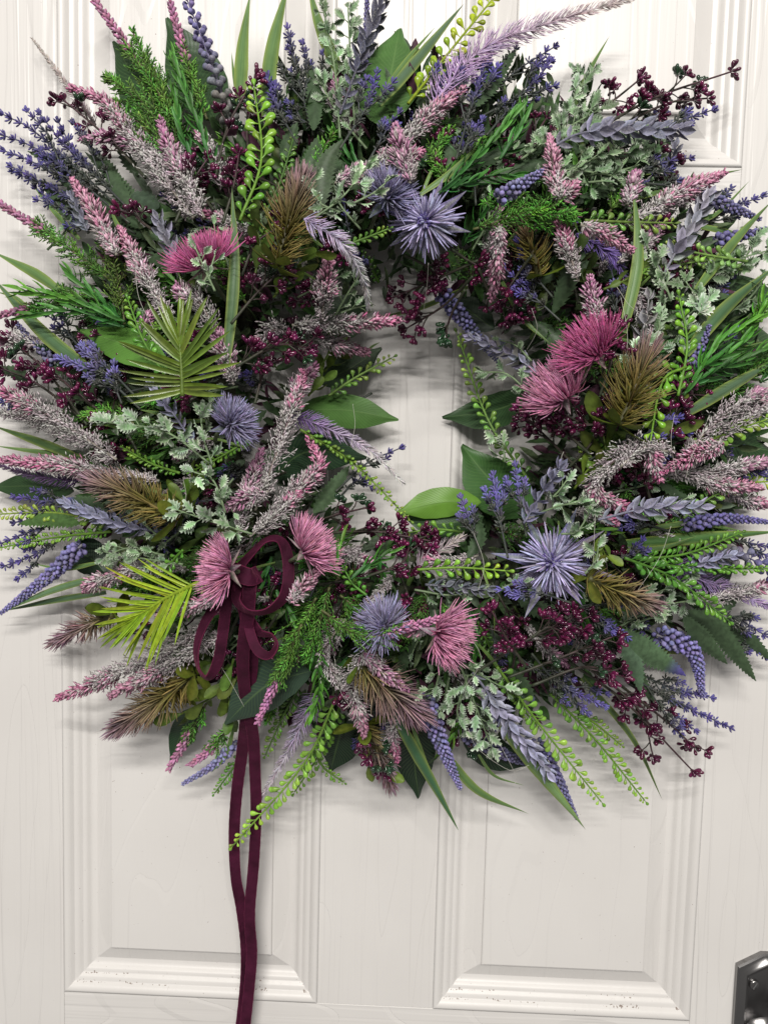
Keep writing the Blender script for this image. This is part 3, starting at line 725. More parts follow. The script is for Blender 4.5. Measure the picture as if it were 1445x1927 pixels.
def rosemary_sprig(s):
    u, r, sp = s.u, s.r, s.sp; Lp = sp.L/u; z = s.kw.get('z', 40); c = np.array(s.kw.get('c', (.045, .17, .035)))
    t = np.linspace(0, 1, 24); tube(s.stem, sp(t)[0], 2.8*u, 1.5*u, c*.5, c*.8)
    n = max(8, int(Lp/5.6)); tt = np.linspace(.03, 1, n); P, T, N, B = sp(tt); ph = np.arange(n)*2.4+r.normal(0, .3, n); al = r.uniform(.5, 1.15, n)*(1-.4*tt); D, U = around(T, N, B, ph, al)
    f = tt[:, None]; ti = (1-f)*np.array([.6, .75, .75])+f*np.array([1.6, 1.25, .9])
    s.piece('needle', NEEDLE, P, D, U, z*u*r.uniform(.65, 1.1, n), 6.8*u, 6.8*u, c*.7, np.minimum(c*1.3, .6), M_STEM, ti*s.tint(n, .18), bend=-.30)

def palm_frond(s):
    u, r, sp = s.u, s.r, s.sp; z = s.kw.get('z', 115); c = np.array(s.kw.get('c', (.19, .25, .03))); n = s.kw.get('n', 17)
    t = np.linspace(0, 1, 16); tube(s.stem, sp(t)[0], 5*u, 2.5*u, c*.75, c, 6); tt = np.linspace(.08, .99, n)
    for sd in (-1, 1):
        P, T, N, B = sp(tt); al = np.linspace(s.kw.get('a0', 1.45), s.kw.get('a1', .18), n)+r.normal(0, .09, n); ph = sd*np.full(n, 1.2)+r.normal(0, .08, n)
        D, U = around(T, N, B, ph, al); L = z*u*(np.sin(np.linspace(.9, 2.3, n)))*r.uniform(.9, 1.08, n)
        s.piece('leaflet', NEEDLE, P, D, nrm(N+.3*U), L*r.uniform(.85, 1.05, n), s.kw.get('pw', 9.5)*u*r.uniform(.75, 1.2, n), 11*u, c*.8, c*1.25, M_POD, s.tint(n, .16, .06), bend=-.14)

def sheet(s, width, c_mid, c_edge, n=40, cols=4, fold=.3, shape=None, teeth=0, wave=.0, twist=0.0):
    u, sp = s.u, s.sp; t = np.linspace(0, 1, n); P, T, N, B = sp(t)
    a = twist*(t-.3)[:, None]; N, B = N*np.cos(a)+B*np.sin(a), B*np.cos(a)-N*np.sin(a)
    hw = shape(t)*width*.5*u
    if teeth:
        saw = (t*teeth) % 1.0; hw = hw*(.66+.42*saw)
    V = []; C = []; Lf = []; nc = 2*cols+1; ph = s.r.uniform(0, 6)
    for k in range(nc):
        q = (k-cols)/cols
        V.append(P+B*(q*hw)[:, None]+N*(-fold*abs(q)*hw*-1*(-1) + wave*width*u*np.sin(t*7+q*1.5+ph)*abs(q))[:, None]
                 + (T*(abs(q)**2*hw*.5)[:, None] if teeth else 0))
        C.append(np.tile(np.array(c_mid)*(1-abs(q)**3)+np.array(c_edge)*abs(q)**3, (n, 1))); Lf.append(np.stack([np.full(n, q), t, np.full(n, ph)], 1))
    V = np.stack(V, 1); C = np.stack(C, 1); Lf = np.stack(Lf, 1); f = []
    for i in range(n-1):
        for k in range(nc-1):
            a = i*nc+k; f += [(a, a+1, a+nc+1), (a, a+nc+1, a+nc)]
    s.stem.add(V.reshape(-1, 3), f, C.reshape(-1, 3), Lf.reshape(-1, 3))
def broad_leaf(s):
    c = np.array(s.kw.get('c', (.032, .075, .028)))
    shp = lambda t: np.interp(t, [0, .05, .2, .4, .55, .7, .82, .91, .97, 1], [.04, .3, .74, 1.0, 1.0, .84, .50, .22, .12, .06])
    sheet(s, s.kw.get('w', 70), c*1.05, c*.95, 42, 5, .22, shp, wave=.05); s.mat = M_BROAD
def grass_blade(s):
    c = np.array(s.kw.get('c', (.085, .15, .05)))*1.5; e = np.array(s.kw.get('e', (.27, .34, .075)))
    shp = lambda t: .92*np.interp(t, [0, .2, .4, .6, .8, .92, 1], [.62, .92, 1.0, .80, .42, .18, .01])
    sheet(s, s.kw.get('w', 26)*.76, c, e, 36, 3, .42, shp, wave=.03, twist=s.kw.get('twist', .5)); s.mat = M_BLADE
def serrated_leaf(s):
    c = np.array(s.kw.get('c', (.05, .085, .042)))*1.05; e = np.array(s.kw.get('e', tuple(c*1.25)))
    shp = lambda t: np.interp(t, [0, .12, .35, .6, .85, 1], [.15, .65, 1.0, .82, .4, .02]); tn = max(7, int(s.px/9.5))
    sheet(s, s.kw.get('w', 34), c, e, tn*5, 2, .45, shp, teeth=tn, twist=s.kw.get('twist', .4)); s.mat = M_LEAF
    v = s.kw.get('tipc')
    if v is not None:
        C = s.stem.c[0].copy(); t = s.stem.l[0][:, 1:2]; f = np.clip((t-.72)/.2, 0, 1); s.stem.c[0] = C*(1-f)+np.array(v)*f
def smooth_leaf_sprig(s):
    u, r, sp = s.u, s.r, s.sp; Lp = sp.L/u; z = s.kw.get('z', 45); c = np.array(s.kw.get('c', (.10, .155, .022)))
    tube(s.stem, sp(np.linspace(0, 1, 16))[0], 2.6*u, 1.6*u, c*.7, c); n = s.kw.get('n', max(6, int(Lp/9))); tt = np.linspace(.1, 1, n)
    P, T, N, B = sp(tt); ph = np.arange(n)*2.4; al = r.uniform(.45, 1.1, n); D, U = around(T, N, B, ph, al)
    s.piece('leaf', OVATE, P, D, nrm(U+N*.6), z*u*r.uniform(.7, 1.1, n), z*u*s.kw.get('wd', .56), z*u*.6, c*1.1, c*.85, M_LEAF, s.tint(n, .16))
# ------------------------------------------------------------------ every sprig, read off the photograph: base ... tip ; offset towards the viewer (mm) ; options
LAYOUT = {
'broad_leaf': '''
320,250 265,165 214,78;-15;w=88
405,225 362,130 314,34;-25;w=105
712,235 735,140 752,52;0;w=112;c=(.07,.16,.04)
560,240 590,200 600,160;-25;w=70
320,690 240,650 152,622;10;w=68;c=(.10,.24,.04)
600,720 660,692 718,655;-15;w=62;c=(.03,.055,.028)
1010,740 930,772 832,786;-15;w=66
1000,965 925,905 868,838;-5;w=105;c=(.045,.12,.03)
905,945 830,945 746,964;5;w=58;c=(.12,.26,.03)
910,972 830,985 750,968;-10;w=52
560,772 650,772 750,790;0;w=66;c=(.075,.17,.04)
510,900 580,850 690,862;-15;w=78;c=(.02,.05,.025)
140,925 60,915 -20,917;-15;w=52
1290,640 1380,640 1480,650;-15;w=115;c=(.035,.075,.03)
1300,560 1390,550 1480,560;-15;w=70
1290,845 1370,838 1460,850;-20;w=95
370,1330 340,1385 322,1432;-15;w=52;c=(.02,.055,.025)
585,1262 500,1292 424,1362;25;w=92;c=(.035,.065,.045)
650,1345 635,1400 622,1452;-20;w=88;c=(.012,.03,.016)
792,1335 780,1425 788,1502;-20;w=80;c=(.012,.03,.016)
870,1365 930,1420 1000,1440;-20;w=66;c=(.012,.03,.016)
930,620 890,590 850,560;-20;w=60;c=(.015,.03,.018)
1310,390 1340,375 1362,358;-10;w=34
690,560 640,600 600,640;-25;w=80;c=(.02,.045,.02)
200,1080 170,1050 120,1030;-25;w=70;c=(.015,.035,.02)
1380,1060 1340,1090 1300,1120;-30;w=60;c=(.02,.045,.02)
''',
'grass_blade': '''
1290,430 1350,400 1410,340;5;w=10
700,360 760,300 790,250;10;w=14
1200,1000 1300,985 1400,1000;5;w=16
60,590 30,560 -10,548;0;w=12
250,470 220,420 205,380;10;w=14
1330,700 1390,660 1450,640;0;w=16
900,1420 930,1460 985,1478;0;w=9
180,1060 120,1070 60,1060;0;w=13
450,200 456,90 471,-12;0;w=36
500,215 512,90 545,-40;10;w=40
640,140 600,40 578,-40;-10;w=34
443,170 439,130 436,98;-5;w=8
712,195 800,92 872,8;15;w=30;c=(.06,.10,.06)
712,185 765,112 818,52;10;w=14
790,365 850,322 905,268;20;w=18
1080,200 1108,135 1146,68;-5;w=13
1200,372 1300,338 1396,319;-5;w=18
1295,420 1370,436 1425,455;0;w=16
1310,545 1385,450 1455,375;10;w=26
1172,625 1202,480 1190,338;30;w=32
110,545 60,510 -15,472;0;w=28
165,695 80,625 -15,520;5;w=38;c=(.06,.11,.055)
150,450 100,395 55,338;-5;w=13
425,690 441,500 437,352;25;w=32;c=(.07,.12,.06)
690,662 700,652 715,644;0;w=7
1290,665 1370,575 1460,500;10;w=36;c=(.05,.10,.05)
1295,775 1370,730 1470,672;10;w=32;c=(.06,.10,.06)
1285,690 1325,620 1336,555;5;w=18
945,530 985,600 1038,650;15;w=15
880,540 780,582 670,604;-25;w=14;c=(.04,.06,.02)
155,865 70,830 -15,800;-5;w=26;c=(.05,.09,.03)
130,855 60,848 -15,838;-8;w=13
190,1085 95,1112 -5,1155;5;w=20;c=(.10,.17,.09)
200,1115 100,1130 -5,1152;-5;w=18;c=(.05,.09,.05)
440,1370 425,1420 398,1455;5;w=12
742,1345 800,1450 862,1562;10;w=32;c=(.04,.10,.05)
775,1365 795,1420 816,1464;5;w=12
835,1415 900,1490 995,1532;0;w=24
945,1365 1020,1460 1102,1562;15;w=38;c=(.14,.23,.09)
1095,1275 1190,1390 1246,1506;0;w=17;c=(.05,.08,.03)
1220,1218 1280,1226 1345,1220;-20;w=18;c=(.10,.11,.02)
1180,1022 1320,1012 1470,1000;5;w=34;c=(.06,.13,.04)
1180,1036 1250,1030 1312,1008;10;w=15
1290,962 1370,950 1460,945;-5;w=12;c=(.09,.11,.03)
1200,330 1240,322 1280,330;5;w=9
''',
'fern_frond': '''
452,415 492,300 479,165;35;z=29;tw=0
500,405 530,335 552,262;10;z=16;c=(.07,.15,.03)
768,195 850,92 935,-12;10;z=25;c=(.27,.36,.02)
310,705 270,640 242,565;25;z=20;c=(.10,.24,.03)
638,467 690,447 730,431;25;z=14;c=(.12,.24,.04)
618,745 670,710 736,674;5;z=17;c=(.15,.26,.05)
995,905 918,790 861,632;0;z=20;c=(.14,.26,.05)
1100,415 1180,418 1265,420;15;z=22;c=(.15,.24,.05)
1405,492 1330,480 1255,464;15;z=22;c=(.20,.34,.08)
1395,508 1330,492 1265,500;5;z=18;c=(.17,.28,.07)
1275,745 1292,650 1278,562;35;z=22;c=(.13,.30,.03)
1290,690 1245,720 1222,835;35;z=26;c=(.16,.34,.03)
565,808 665,872 770,977;25;z=15;tilt=.9;flat=.3;c=(.16,.27,.04)
210,985 100,965 -15,968;5;z=18;c=(.22,.32,.05)
210,1000 100,1012 -5,1032;5;z=13;c=(.13,.26,.03)
632,1315 570,1440 440,1590;15;z=23;c=(.20,.37,.05)
565,1290 532,1350 500,1420;0;z=16;c=(.07,.15,.02)
590,1410 610,1445 645,1471;0;z=13;c=(.10,.20,.03)
640,1330 600,1420 555,1490;-5;z=18;c=(.12,.25,.03)
935,1255 1020,1370 1130,1508;15;z=23;c=(.19,.36,.05)
1035,1305 1120,1392 1212,1506;5;z=19;c=(.15,.30,.04)
1090,1340 1130,1370 1168,1402;0;z=14;c=(.13,.24,.03)
1290,858 1350,822 1455,785;5;z=22;c=(.18,.30,.04)
1360,925 1400,910 1460,905;0;z=20;c=(.24,.38,.04)
1285,975 1330,940 1372,920;10;z=17;c=(.13,.24,.05)
1195,1052 1290,1042 1392,1003;15;z=18;c=(.10,.24,.03)
1175,1050 1270,1090 1370,1168;25;z=22;c=(.09,.23,.03);tilt=.5
1225,1060 1330,1070 1460,1070;15;z=14;c=(.10,.24,.03);tilt=.8;flat=.3
785,1072 860,1068 950,1074;35;z=23;c=(.19,.36,.04)
875,1002 820,996 768,1002;0;z=18;c=(.14,.28,.04)
690,1120 665,1100 650,1075;25;z=18;c=(.09,.25,.03)
345,1035 330,1050 310,1075;25;z=16;c=(.11,.28,.03)
470,1400 450,1430 405,1492;-5;z=14;c=(.08,.20,.03)
1130,905 1120,870 1100,850;20;z=24;c=(.11,.19,.03)
1400,640 1420,600 1445,570;0;z=16;c=(.12,.28,.03)
''',
'lavender_sprig': '''
100,760 50,755 -10,760;-5
1330,830 1400,880 1455,900;0
1340,1010 1400,1020 1455,1030;0;br=1
1290,450 1360,400 1430,370;-5
235,400 75,255 8,216;0
245,420 85,290 -5,250;5
245,425 90,320 12,285;-5
255,440 100,355 25,315;0
260,450 130,400 70,355;-5
260,410 125,275 78,217;5
265,410 150,295 112,232;0
585,240 555,120 542,55;0;vio=.3
590,255 572,150 545,95;-5;vio=.3
560,270 520,200 505,148;10;dense=1.4;z=18
640,280 690,200 708,140;20;dense=1.4
690,310 730,240 748,215;15
600,270 585,150 570,85;-10;vio=.25
780,240 820,170 858,118;10;dense=1.3
858,300 890,190 918,108;10;dense=1.4;z=18
870,290 890,250 905,228;30;dense=1.5
880,215 970,135 1040,90;0;vio=.35
905,220 985,175 1035,118;5;dense=1.3
915,255 960,205 1004,188;5
1215,250 1285,225 1337,208;10
1175,335 1250,305 1295,298;10
1215,345 1280,352 1318,362;15;dense=1.2
1120,300 1200,260 1250,215;-10;vio=.3
265,770 190,705 112,675;15;dense=1.5;z=18;c=(.16,.14,.38)
255,745 205,695 152,658;15;dense=1.4;c=(.16,.14,.38)
230,760 215,720 215,690;15;c=(.16,.14,.38)
160,665 115,612 92,595;-5
1055,605 990,545 952,508;20;dense=1.2;vio=.7
1040,560 990,500 975,460;10
195,942 105,945 30,935;5
140,1000 70,1042 -5,1070;0;vio=.7
140,975 60,1000 -10,1028;0;vio=.7
1000,1230 1050,1285 1135,1328;15;dense=1.4;c=(.11,.095,.33)
950,1215 1010,1262 1085,1305;10;dense=1.2;vio=.4
1165,1262 1260,1315 1370,1368;5;vio=.55
1175,1252 1255,1292 1335,1312;0
1180,1285 1255,1335 1305,1372;0
955,1050 940,975 928,898;35;dense=1.6;z=18;c=(.15,.13,.40)
905,1040 885,990 868,940;25;dense=1.3;c=(.15,.13,.38)
990,1010 978,945 970,880;30;dense=1.4;c=(.15,.13,.38)
1045,1132 1110,1150 1178,1198;20;dense=1.4;c=(.12,.10,.38)
1075,1135 1010,1115 945,1110;35;dense=1.3;c=(.15,.13,.40)
1325,1140 1400,1172 1460,1210;0
1345,1190 1400,1212 1450,1242;-5
632,925 690,872 749,845;10;vio=.35;br=1
640,935 672,905 695,915;0;br=1
1150,1060 1190,1040 1205,1020;10
1100,870 1200,820 1290,815;25;c=(.10,.08,.34);vio=.6
700,740 660,760 610,770;-10
1260,1000 1200,985 1150,1000;5
1150,620 1160,560 1150,510;15;c=(.16,.14,.38)
300,620 240,600 180,590;-5;vio=.4
''',
'heather_spike': '''
80,650 40,640 -10,640;0;w=44;pink=.3
1300,1130 1370,1120 1450,1100;0;w=44;pink=.2
1330,900 1400,940 1450,950;0;w=40;pink=.3
365,410 275,295 200,195 135,166;20;w=60;pink=.32
320,310 240,262 155,262;15;w=48;pink=.6
385,410 352,345 320,280 303,227;30;w=58;pink=.5
220,480 178,400 137,340;30;w=48;pink=.95;hue=2
735,290 810,217 872,168;20;w=46;pink=.55
772,345 757,290 744,238;30;w=62;pink=.85
680,335 735,302 795,286;20;w=56;pink=.35
630,345 680,322 712,308;10;w=40;pink=.8
1052,375 1042,320 1034,258;35;w=40;pink=.9;hue=2
1180,385 1190,345 1196,325;25;w=42;pink=.9
1035,375 1068,362 1085,345;25;w=46;pink=.8
1175,425 1260,380 1362,325;10;w=52;pink=.4
1230,390 1290,355 1355,328;15;w=40;pink=.8
325,605 270,512 227,430;20;w=50;pink=.5
360,565 345,552 333,540;50;w=50;pink=.9
405,625 380,575 350,545;25;w=80;pink=.15
440,725 425,670 402,608;20;w=56;pink=.75;hue=1
605,605 612,545 621,480;25;w=56;pink=.6
550,612 650,609 757,602;20;w=50;pink=.45
560,635 630,648 692,663;10;w=44;pink=.45
530,785 562,730 594,688;25;w=48;pink=.5
220,865 115,795 -8,728;25;w=78;pink=.28
195,835 90,795 -15,772;10;w=60;pink=.05
300,905 150,880 -15,864;15;w=50;pink=.5
350,1068 240,1076 160,1112;15;w=42;pink=.45
200,1085 180,1095 160,1105;20;w=46;pink=.9;hue=2
400,1175 265,1248 110,1314;20;w=70;pink=.3
420,1195 300,1262 206,1310;25;w=66;pink=.4
425,1120 360,1142 298,1157;40;w=36;pink=.65
545,1135 570,1105 600,1072;40;w=42;pink=1.0;hue=2
650,1165 612,1230 655,1305;25;w=62;pink=.05
690,1215 668,1290 686,1382;30;w=66;pink=.35
680,1225 725,1268 765,1298;35;w=40;pink=.85
480,960 522,850 552,765 572,698;30;w=66;pink=.22
448,1010 465,935 492,848;25;w=50;pink=.55
505,925 465,938 425,957;35;w=46;pink=.75
485,1010 550,930 600,880 580,822;25;w=56;pink=.45
470,1010 530,962 562,928;30;w=56;pink=.3
1270,850 1180,850 1120,920 1195,965;40;w=62;pink=.30
1165,880 1215,842 1242,905;45;w=56;pink=.4
1360,838 1305,858 1250,885;25;w=48;pink=.9
1285,855 1350,792 1430,733;15;w=60;pink=.15
1305,858 1380,802 1460,742;5;w=56;pink=.15
1240,892 1350,886 1460,864;10;w=46;pink=.3
1275,890 1350,910 1432,918;10;w=44;pink=.6
1128,610 1115,565 1110,522;30;w=50;pink=.85;hue=1
1088,530 1072,480 1050,415;20;w=48;pink=.5
940,425 936,490 925,562;45;w=36;pink=1.0;hue=2
1092,423 1140,442 1190,471;40;w=38;pink=1.0;hue=2
1180,520 1210,600 1220,640;10;w=50;pink=.05
900,1045 850,1060 800,1050;15;w=50;pink=.3
560,640 520,620 490,640;0;w=60;pink=.05
420,350 400,290 372,250;10;w=50;pink=.2
1390,760 1420,750 1455,745;5;w=40;pink=.6
810,1180 790,1185 740,1180;40;w=30;pink=1.0;hue=2
590,1010 620,1030 700,1060;5;w=50;pink=.2
''',
'green_heather': '''
335,235 262,118 172,-8;5;w=55;bud=.42
360,270 290,140 250,60;-5;w=70;bud=0
390,225 350,110 322,8;0;w=45;bud=.5
340,290 280,205 205,148;10;w=85;bud=0
320,300 270,240 225,200;15;w=80;bud=0
205,525 95,442 -5,380;10;w=55;bud=.4
180,550 85,575 -8,594;5;w=42;bud=.42
235,610 222,520 195,435;15;w=80;bud=0;c=(.075,.13,.025)
890,432 985,405 1095,408;30;w=85;bud=0;c=(.07,.22,.03)
1095,395 1000,392 915,382;20;w=80;bud=0;c=(.06,.19,.03)
1380,720 1420,690 1460,680;0;w=70;bud=0;c=(.06,.17,.03)
568,1175 530,1262 486,1358;40;w=42;bud=.5;bc=(.40,.16,.30)
595,1125 555,1200 530,1250;30;w=95;bud=0;c=(.08,.22,.03)
605,1148 690,1198 830,1162;50;w=58;bud=.45;bc=(.36,.14,.26)
620,1105 600,1180 575,1240;30;w=90;bud=0;c=(.07,.2,.03)
388,1325 352,1390 320,1444;5;w=44;bud=.6;bc=(.36,.15,.26)
435,1365 395,1412 362,1437;5;w=40;bud=.6;bc=(.36,.15,.26)
640,1120 690,1160 740,1190;20;w=80;bud=0;c=(.06,.18,.03)
640,1090 600,1060 560,1060;20;w=60;bud=0;c=(.05,.15,.03)
250,620 170,580 110,545;-5;w=80;bud=0;c=(.05,.13,.025)
''',
'berry_sprig': '''
405,335 432,232 485,142;15;z=18
275,335 195,252 122,190;15;z=17
470,300 465,250 470,210;5;z=17
330,420 365,340 390,300;20;z=17
420,420 440,350 450,290;15;z=17
300,440 270,420 250,400;25;z=18
1105,255 1230,185 1375,135;5;z=17;n=13
1075,245 1150,192 1205,148;0;z=16
1130,255 1255,195 1330,185;5;z=17;n=9
1150,300 1210,300 1260,330;0;z=17
165,800 85,695 15,640;5;z=18
170,800 75,725 -5,690;0;z=18
250,810 170,760 90,690;5;z=18;n=10
260,850 230,800 180,750;0;z=18
435,610 490,545 545,500;30;z=17;n=10
445,690 520,650 582,655;30;z=18;n=9
410,705 500,660 560,630;20;z=17;n=9
480,760 490,720 500,690;15;z=18
455,520 480,460 520,430;5;z=16
890,520 835,575 765,618;10;z=17;n=6;t0=.6
875,545 850,590 838,626;15;z=18;n=3;t0=.8;green=1
900,490 810,530 740,560;5;z=16;n=10
900,505 930,565 985,590;15;z=16;n=9
1000,480 965,535 970,590;20;z=17;n=8
760,480 800,500 830,530;5;z=16;n=8
850,470 900,500 950,500;5;z=16;n=8
1128,745 1150,680 1162,615;40;z=17;n=9
1180,765 1120,800 1040,775;30;z=18;n=11
1110,905 1050,845 975,770;20;z=18;n=10
1110,855 1060,810 1000,750;30;z=17;n=9
1070,880 1115,830 1150,760;25;z=18;n=8
1230,960 1212,900 1215,840;15;z=17;n=9
1225,880 1262,805 1290,700;25;z=18;n=10
1230,760 1260,740 1290,730;20;z=17
555,995 630,970 690,955;25;z=18;n=7
595,1005 700,1000 810,1018;20;z=17;n=13
640,1010 720,1000 800,1030;15;z=17;n=9
690,1085 755,1060 770,1030;25;z=17;n=8
600,1100 660,1090 700,1075;10;z=16
1070,1245 1180,1325 1302,1450;10;z=18;n=8
1090,1240 1200,1335 1228,1422;10;z=18;n=10
1135,1265 1250,1355 1305,1405;5;z=17;n=9
990,1255 955,1205 925,1150;30;z=18;n=8
895,1265 1000,1200 1110,1160;25;z=18;n=12
955,1275 1060,1235 1160,1195;25;z=18;n=12
1000,1290 1100,1255 1175,1275;20;z=17;n=11
1000,1200 1030,1180 1060,1190;35;z=18;n=6
655,1335 692,1400 725,1455;15;z=17;n=10
600,1260 630,1290 660,1310;20;z=17;n=6
210,1200 250,1190 270,1180;-10;z=16
1160,540 1200,560 1230,580;-15;z=16
540,360 480,330 440,310;-5;z=16;n=7
''',
'bottlebrush_flower': '''
520,498 545,420 568,338;45;w=100;mauve=.35;leaves=6
335,975 262,938 172,903;40;w=92;mauve=.45;leaves=4
215,1155 155,1182 102,1210;-5;w=60;mauve=.9;leaves=3
365,1270 295,1322 220,1370;20;w=92;mauve=.5;leaves=5
675,1250 730,1298 790,1348;30;w=105;mauve=.85;leaves=3
685,1365 718,1425 735,1480;5;w=62;mauve=.8;leaves=4
1165,800 1190,740 1218,665;45;w=110;mauve=.2;leaves=6
1105,1088 1160,1112 1230,1137;35;w=80;mauve=.4;leaves=3
1015,520 1000,470 985,430;10;w=70;mauve=.1;leaves=4
''',
'thistle_flower': '''
392,520 385,500 378,478;40;r=72;spread=1.55;n=230;dark=1;label=deep magenta thistle head fanning upward above a pale sprig
460,1085 430,1075 408,1070;45;r=66;spread=1.5;label=pink thistle head left of the ribbon knot
565,1045 580,1035 592,1025;50;r=66;spread=1.45;label=pink thistle head right of the ribbon loop
815,1195 832,1196 848,1198;50;r=68;spread=1.5;label=dusty pink thistle head at the bottom of the wreath
1140,675 1118,660 1105,645;45;r=72;spread=1.5;dark=1;label=large magenta thistle head right of the opening
1080,755 1058,740 1045,728;55;r=64;spread=1.75;cup=.62;face=1.0;label=paler rounded pink thistle head right of the opening
700,400 720,380 735,362;20;r=66;spread=1.5;blue=1;label=grey blue thistle head half hidden at the top
802,425,95 801,420,105 800,416,120;0;r=70;spread=1.8;blue=1;star=1.25;open=1;n=100;cup=.12;label=grey blue star thistle facing the viewer above the opening
420,805 432,799 443,793;50;r=62;spread=1.6;blue=1;label=grey blue thistle head left of the opening
735,1195 725,1185 716,1175;40;r=70;spread=1.6;blue=1;label=dark blue thistle head below the opening
1040,1068,95 1039,1063,105 1038,1058,122;0;r=78;spread=1.75;blue=1;star=1.5;open=1;n=110;cup=.05;label=large blue star thistle with pointed bracts lower right of the opening
''',
'frosted_leaf_sprig': '''
930,300 1020,270 1100,262;12;z=30;pale=.2
960,340 1060,320 1150,330;15;z=30;pale=.25
1090,345 1160,340 1220,350;12;z=30;pale=.35
1130,260 1190,250 1240,262;0;z=28;pale=.25
1370,590 1410,560 1440,520;0;z=30;pale=.3
1190,1130 1250,1110 1300,1090;10;z=32;pale=.5
640,260 630,130 608,15;10;z=30;pale=.4
668,240 660,120 655,15;5;z=32;pale=.5
690,280 640,220 600,150;5;z=28;pale=.5
590,412 645,370 690,315;50;z=40;pale=.75
640,400 600,380 585,340;45;z=34;pale=.5
660,385 700,365 725,345;45;z=36;pale=.8
1055,285 1070,205 1110,135;5;z=36;pale=.7
1090,265 1100,185 1078,132;0;z=34;pale=.6
980,300 1060,245 1130,205;15;z=38;pale=.25
1030,340 1130,295 1210,285;10;z=38;pale=.25
1100,330 1170,320 1230,300;5;z=36;pale=.2
1000,330 1040,345 1070,330;25;z=36;pale=.7
405,548 385,505 370,470;60;z=30;pale=.9
380,540 395,510 405,480;60;z=26;pale=.9
625,605 650,560 675,520;15;z=28;pale=.5
640,590 665,580 690,575;15;z=26;pale=.6
1262,565 1240,510 1215,462;25;z=44;pale=.6
1255,655 1300,605 1335,555;20;z=40;pale=.9
1300,545 1380,492 1450,470;5;z=38;pale=.3
1230,645 1250,580 1240,520;20;z=42;pale=.25
1270,620 1310,570 1290,530;10;z=40;pale=.3
1175,705 1195,660 1245,655;40;z=40;pale=.7
1000,745 955,705 910,700;15;z=30;pale=.3
1000,680 970,650 940,640;10;z=28;pale=.25
395,872 310,812 200,795;40;z=46;pale=.75
400,875 385,830 378,785;45;z=40;pale=.6
425,965 402,905 365,888;45;z=34;pale=.95
475,1005 400,982 335,960;45;z=46;pale=.6
310,1045 240,1032 195,1052;25;z=32;pale=.5
345,1062 275,1052 200,1040;25;z=30;pale=.5
300,1010 270,985 250,968;25;z=32;pale=.6
440,900 420,930 440,965;35;z=38;pale=.5
865,1250 895,1330 925,1408;20;z=38;pale=.85
870,1250 930,1285 960,1300;20;z=32;pale=.7
830,1255 815,1300 785,1310;20;z=32;pale=.8
845,1275 835,1320 825,1345;15;z=28;pale=.7
880,1270 860,1340 880,1380;20;z=38;pale=.9
1015,965 1060,950 1108,948;40;z=38;pale=1.0
1035,940 1050,925 1065,905;40;z=32;pale=.95
1055,1005 1085,1000 1112,960;35;z=38;pale=.8
1100,1080 1120,1055 1125,1030;35;z=34;pale=.95
1155,1185 1230,1145 1295,1130;15;z=40;pale=.5
1175,1205 1200,1172 1245,1158;15;z=34;pale=.6
1205,975 1260,950 1290,940;25;z=34;pale=.9
950,870 945,840 930,825;25;z=38;pale=1.0
90,470 120,440 140,400;-5;z=30;pale=.3
940,1110 960,1100 985,1095;30;z=26;pale=.6
780,1110 850,1120 900,1105;15;z=30;pale=.5
130,760 150,740 170,700;-10;z=30;pale=.2
1340,480 1390,500 1420,440;0;z=34;pale=.3
560,560 600,540 640,520;0;z=30;pale=.2
''',
'feather_plume': '''
180,235 112,140 62,73;-5;w=26;ca=(.42,.34,.36);cb=(.55,.50,.46)
815,195 900,98 1010,50 1185,-4;20;w=80;ca=(.62,.44,.74);cb=(.72,.62,.62)
572,412 640,455 682,520 694,580;60;w=50;ca=(.60,.50,.74);cb=(.92,.90,.90)
535,775 620,808 700,850 757,908;15;w=48;ca=(.36,.22,.56);cb=(.82,.78,.78)
595,1305 550,1400 492,1502;0;w=52;ca=(.42,.33,.52);cb=(.70,.64,.70)
1260,1065 1350,1102 1470,1150;-5;w=60;ca=(.42,.30,.58);cb=(.55,.42,.68)
785,1068 830,1035 872,1008;15;w=60;ca=(.42,.34,.40);cb=(.66,.60,.58)
150,905 70,896 -15,872;0;w=38;ca=(.20,.13,.28);cb=(.30,.20,.36)
1080,440 1150,480 1185,540;0;w=52;ca=(.22,.15,.45);cb=(.26,.18,.5)
1380,550 1410,575 1430,590;-10;w=26;ca=(.5,.45,.45);cb=(.6,.56,.54)
''',
'lavender_ear': '''
640,215 682,100 728,-22;20;w=46;t0=.35;c=(.075,.075,.11)
1040,275 1110,248 1285,244;30;w=52;t0=.3;c=(.15,.15,.21)
165,435 150,400 136,368;20;w=28;c=(.16,.17,.22)
345,515 320,462 298,412;30;w=42;c=(.17,.17,.22)
1240,530 1290,440 1335,365;20;w=50;t0=.3;c=(.22,.22,.27)
1010,700 950,660 885,636;10;w=38;c=(.22,.22,.30)
365,835 322,772 283,722;30;w=38;t0=.5;c=(.22,.22,.32)
305,1003 215,982 120,945;20;w=40;c=(.17,.175,.27)
890,1265 955,1355 1032,1455;20;w=50;c=(.24,.24,.34)
985,985 1015,935 1055,880;45;w=48;c=(.15,.15,.23)
1125,978 1220,956 1322,954;45;w=46;t0=.3;c=(.19,.19,.27)
1285,1072 1330,1056 1385,1043;15;w=36;c=(.22,.22,.33)
800,1100 860,1105 920,1110;20;w=36;c=(.14,.15,.19)
1200,650 1215,600 1220,560;15;w=42;c=(.26,.26,.27)
1250,330 1270,280 1262,262;0;w=30;c=(.15,.15,.2)
''',
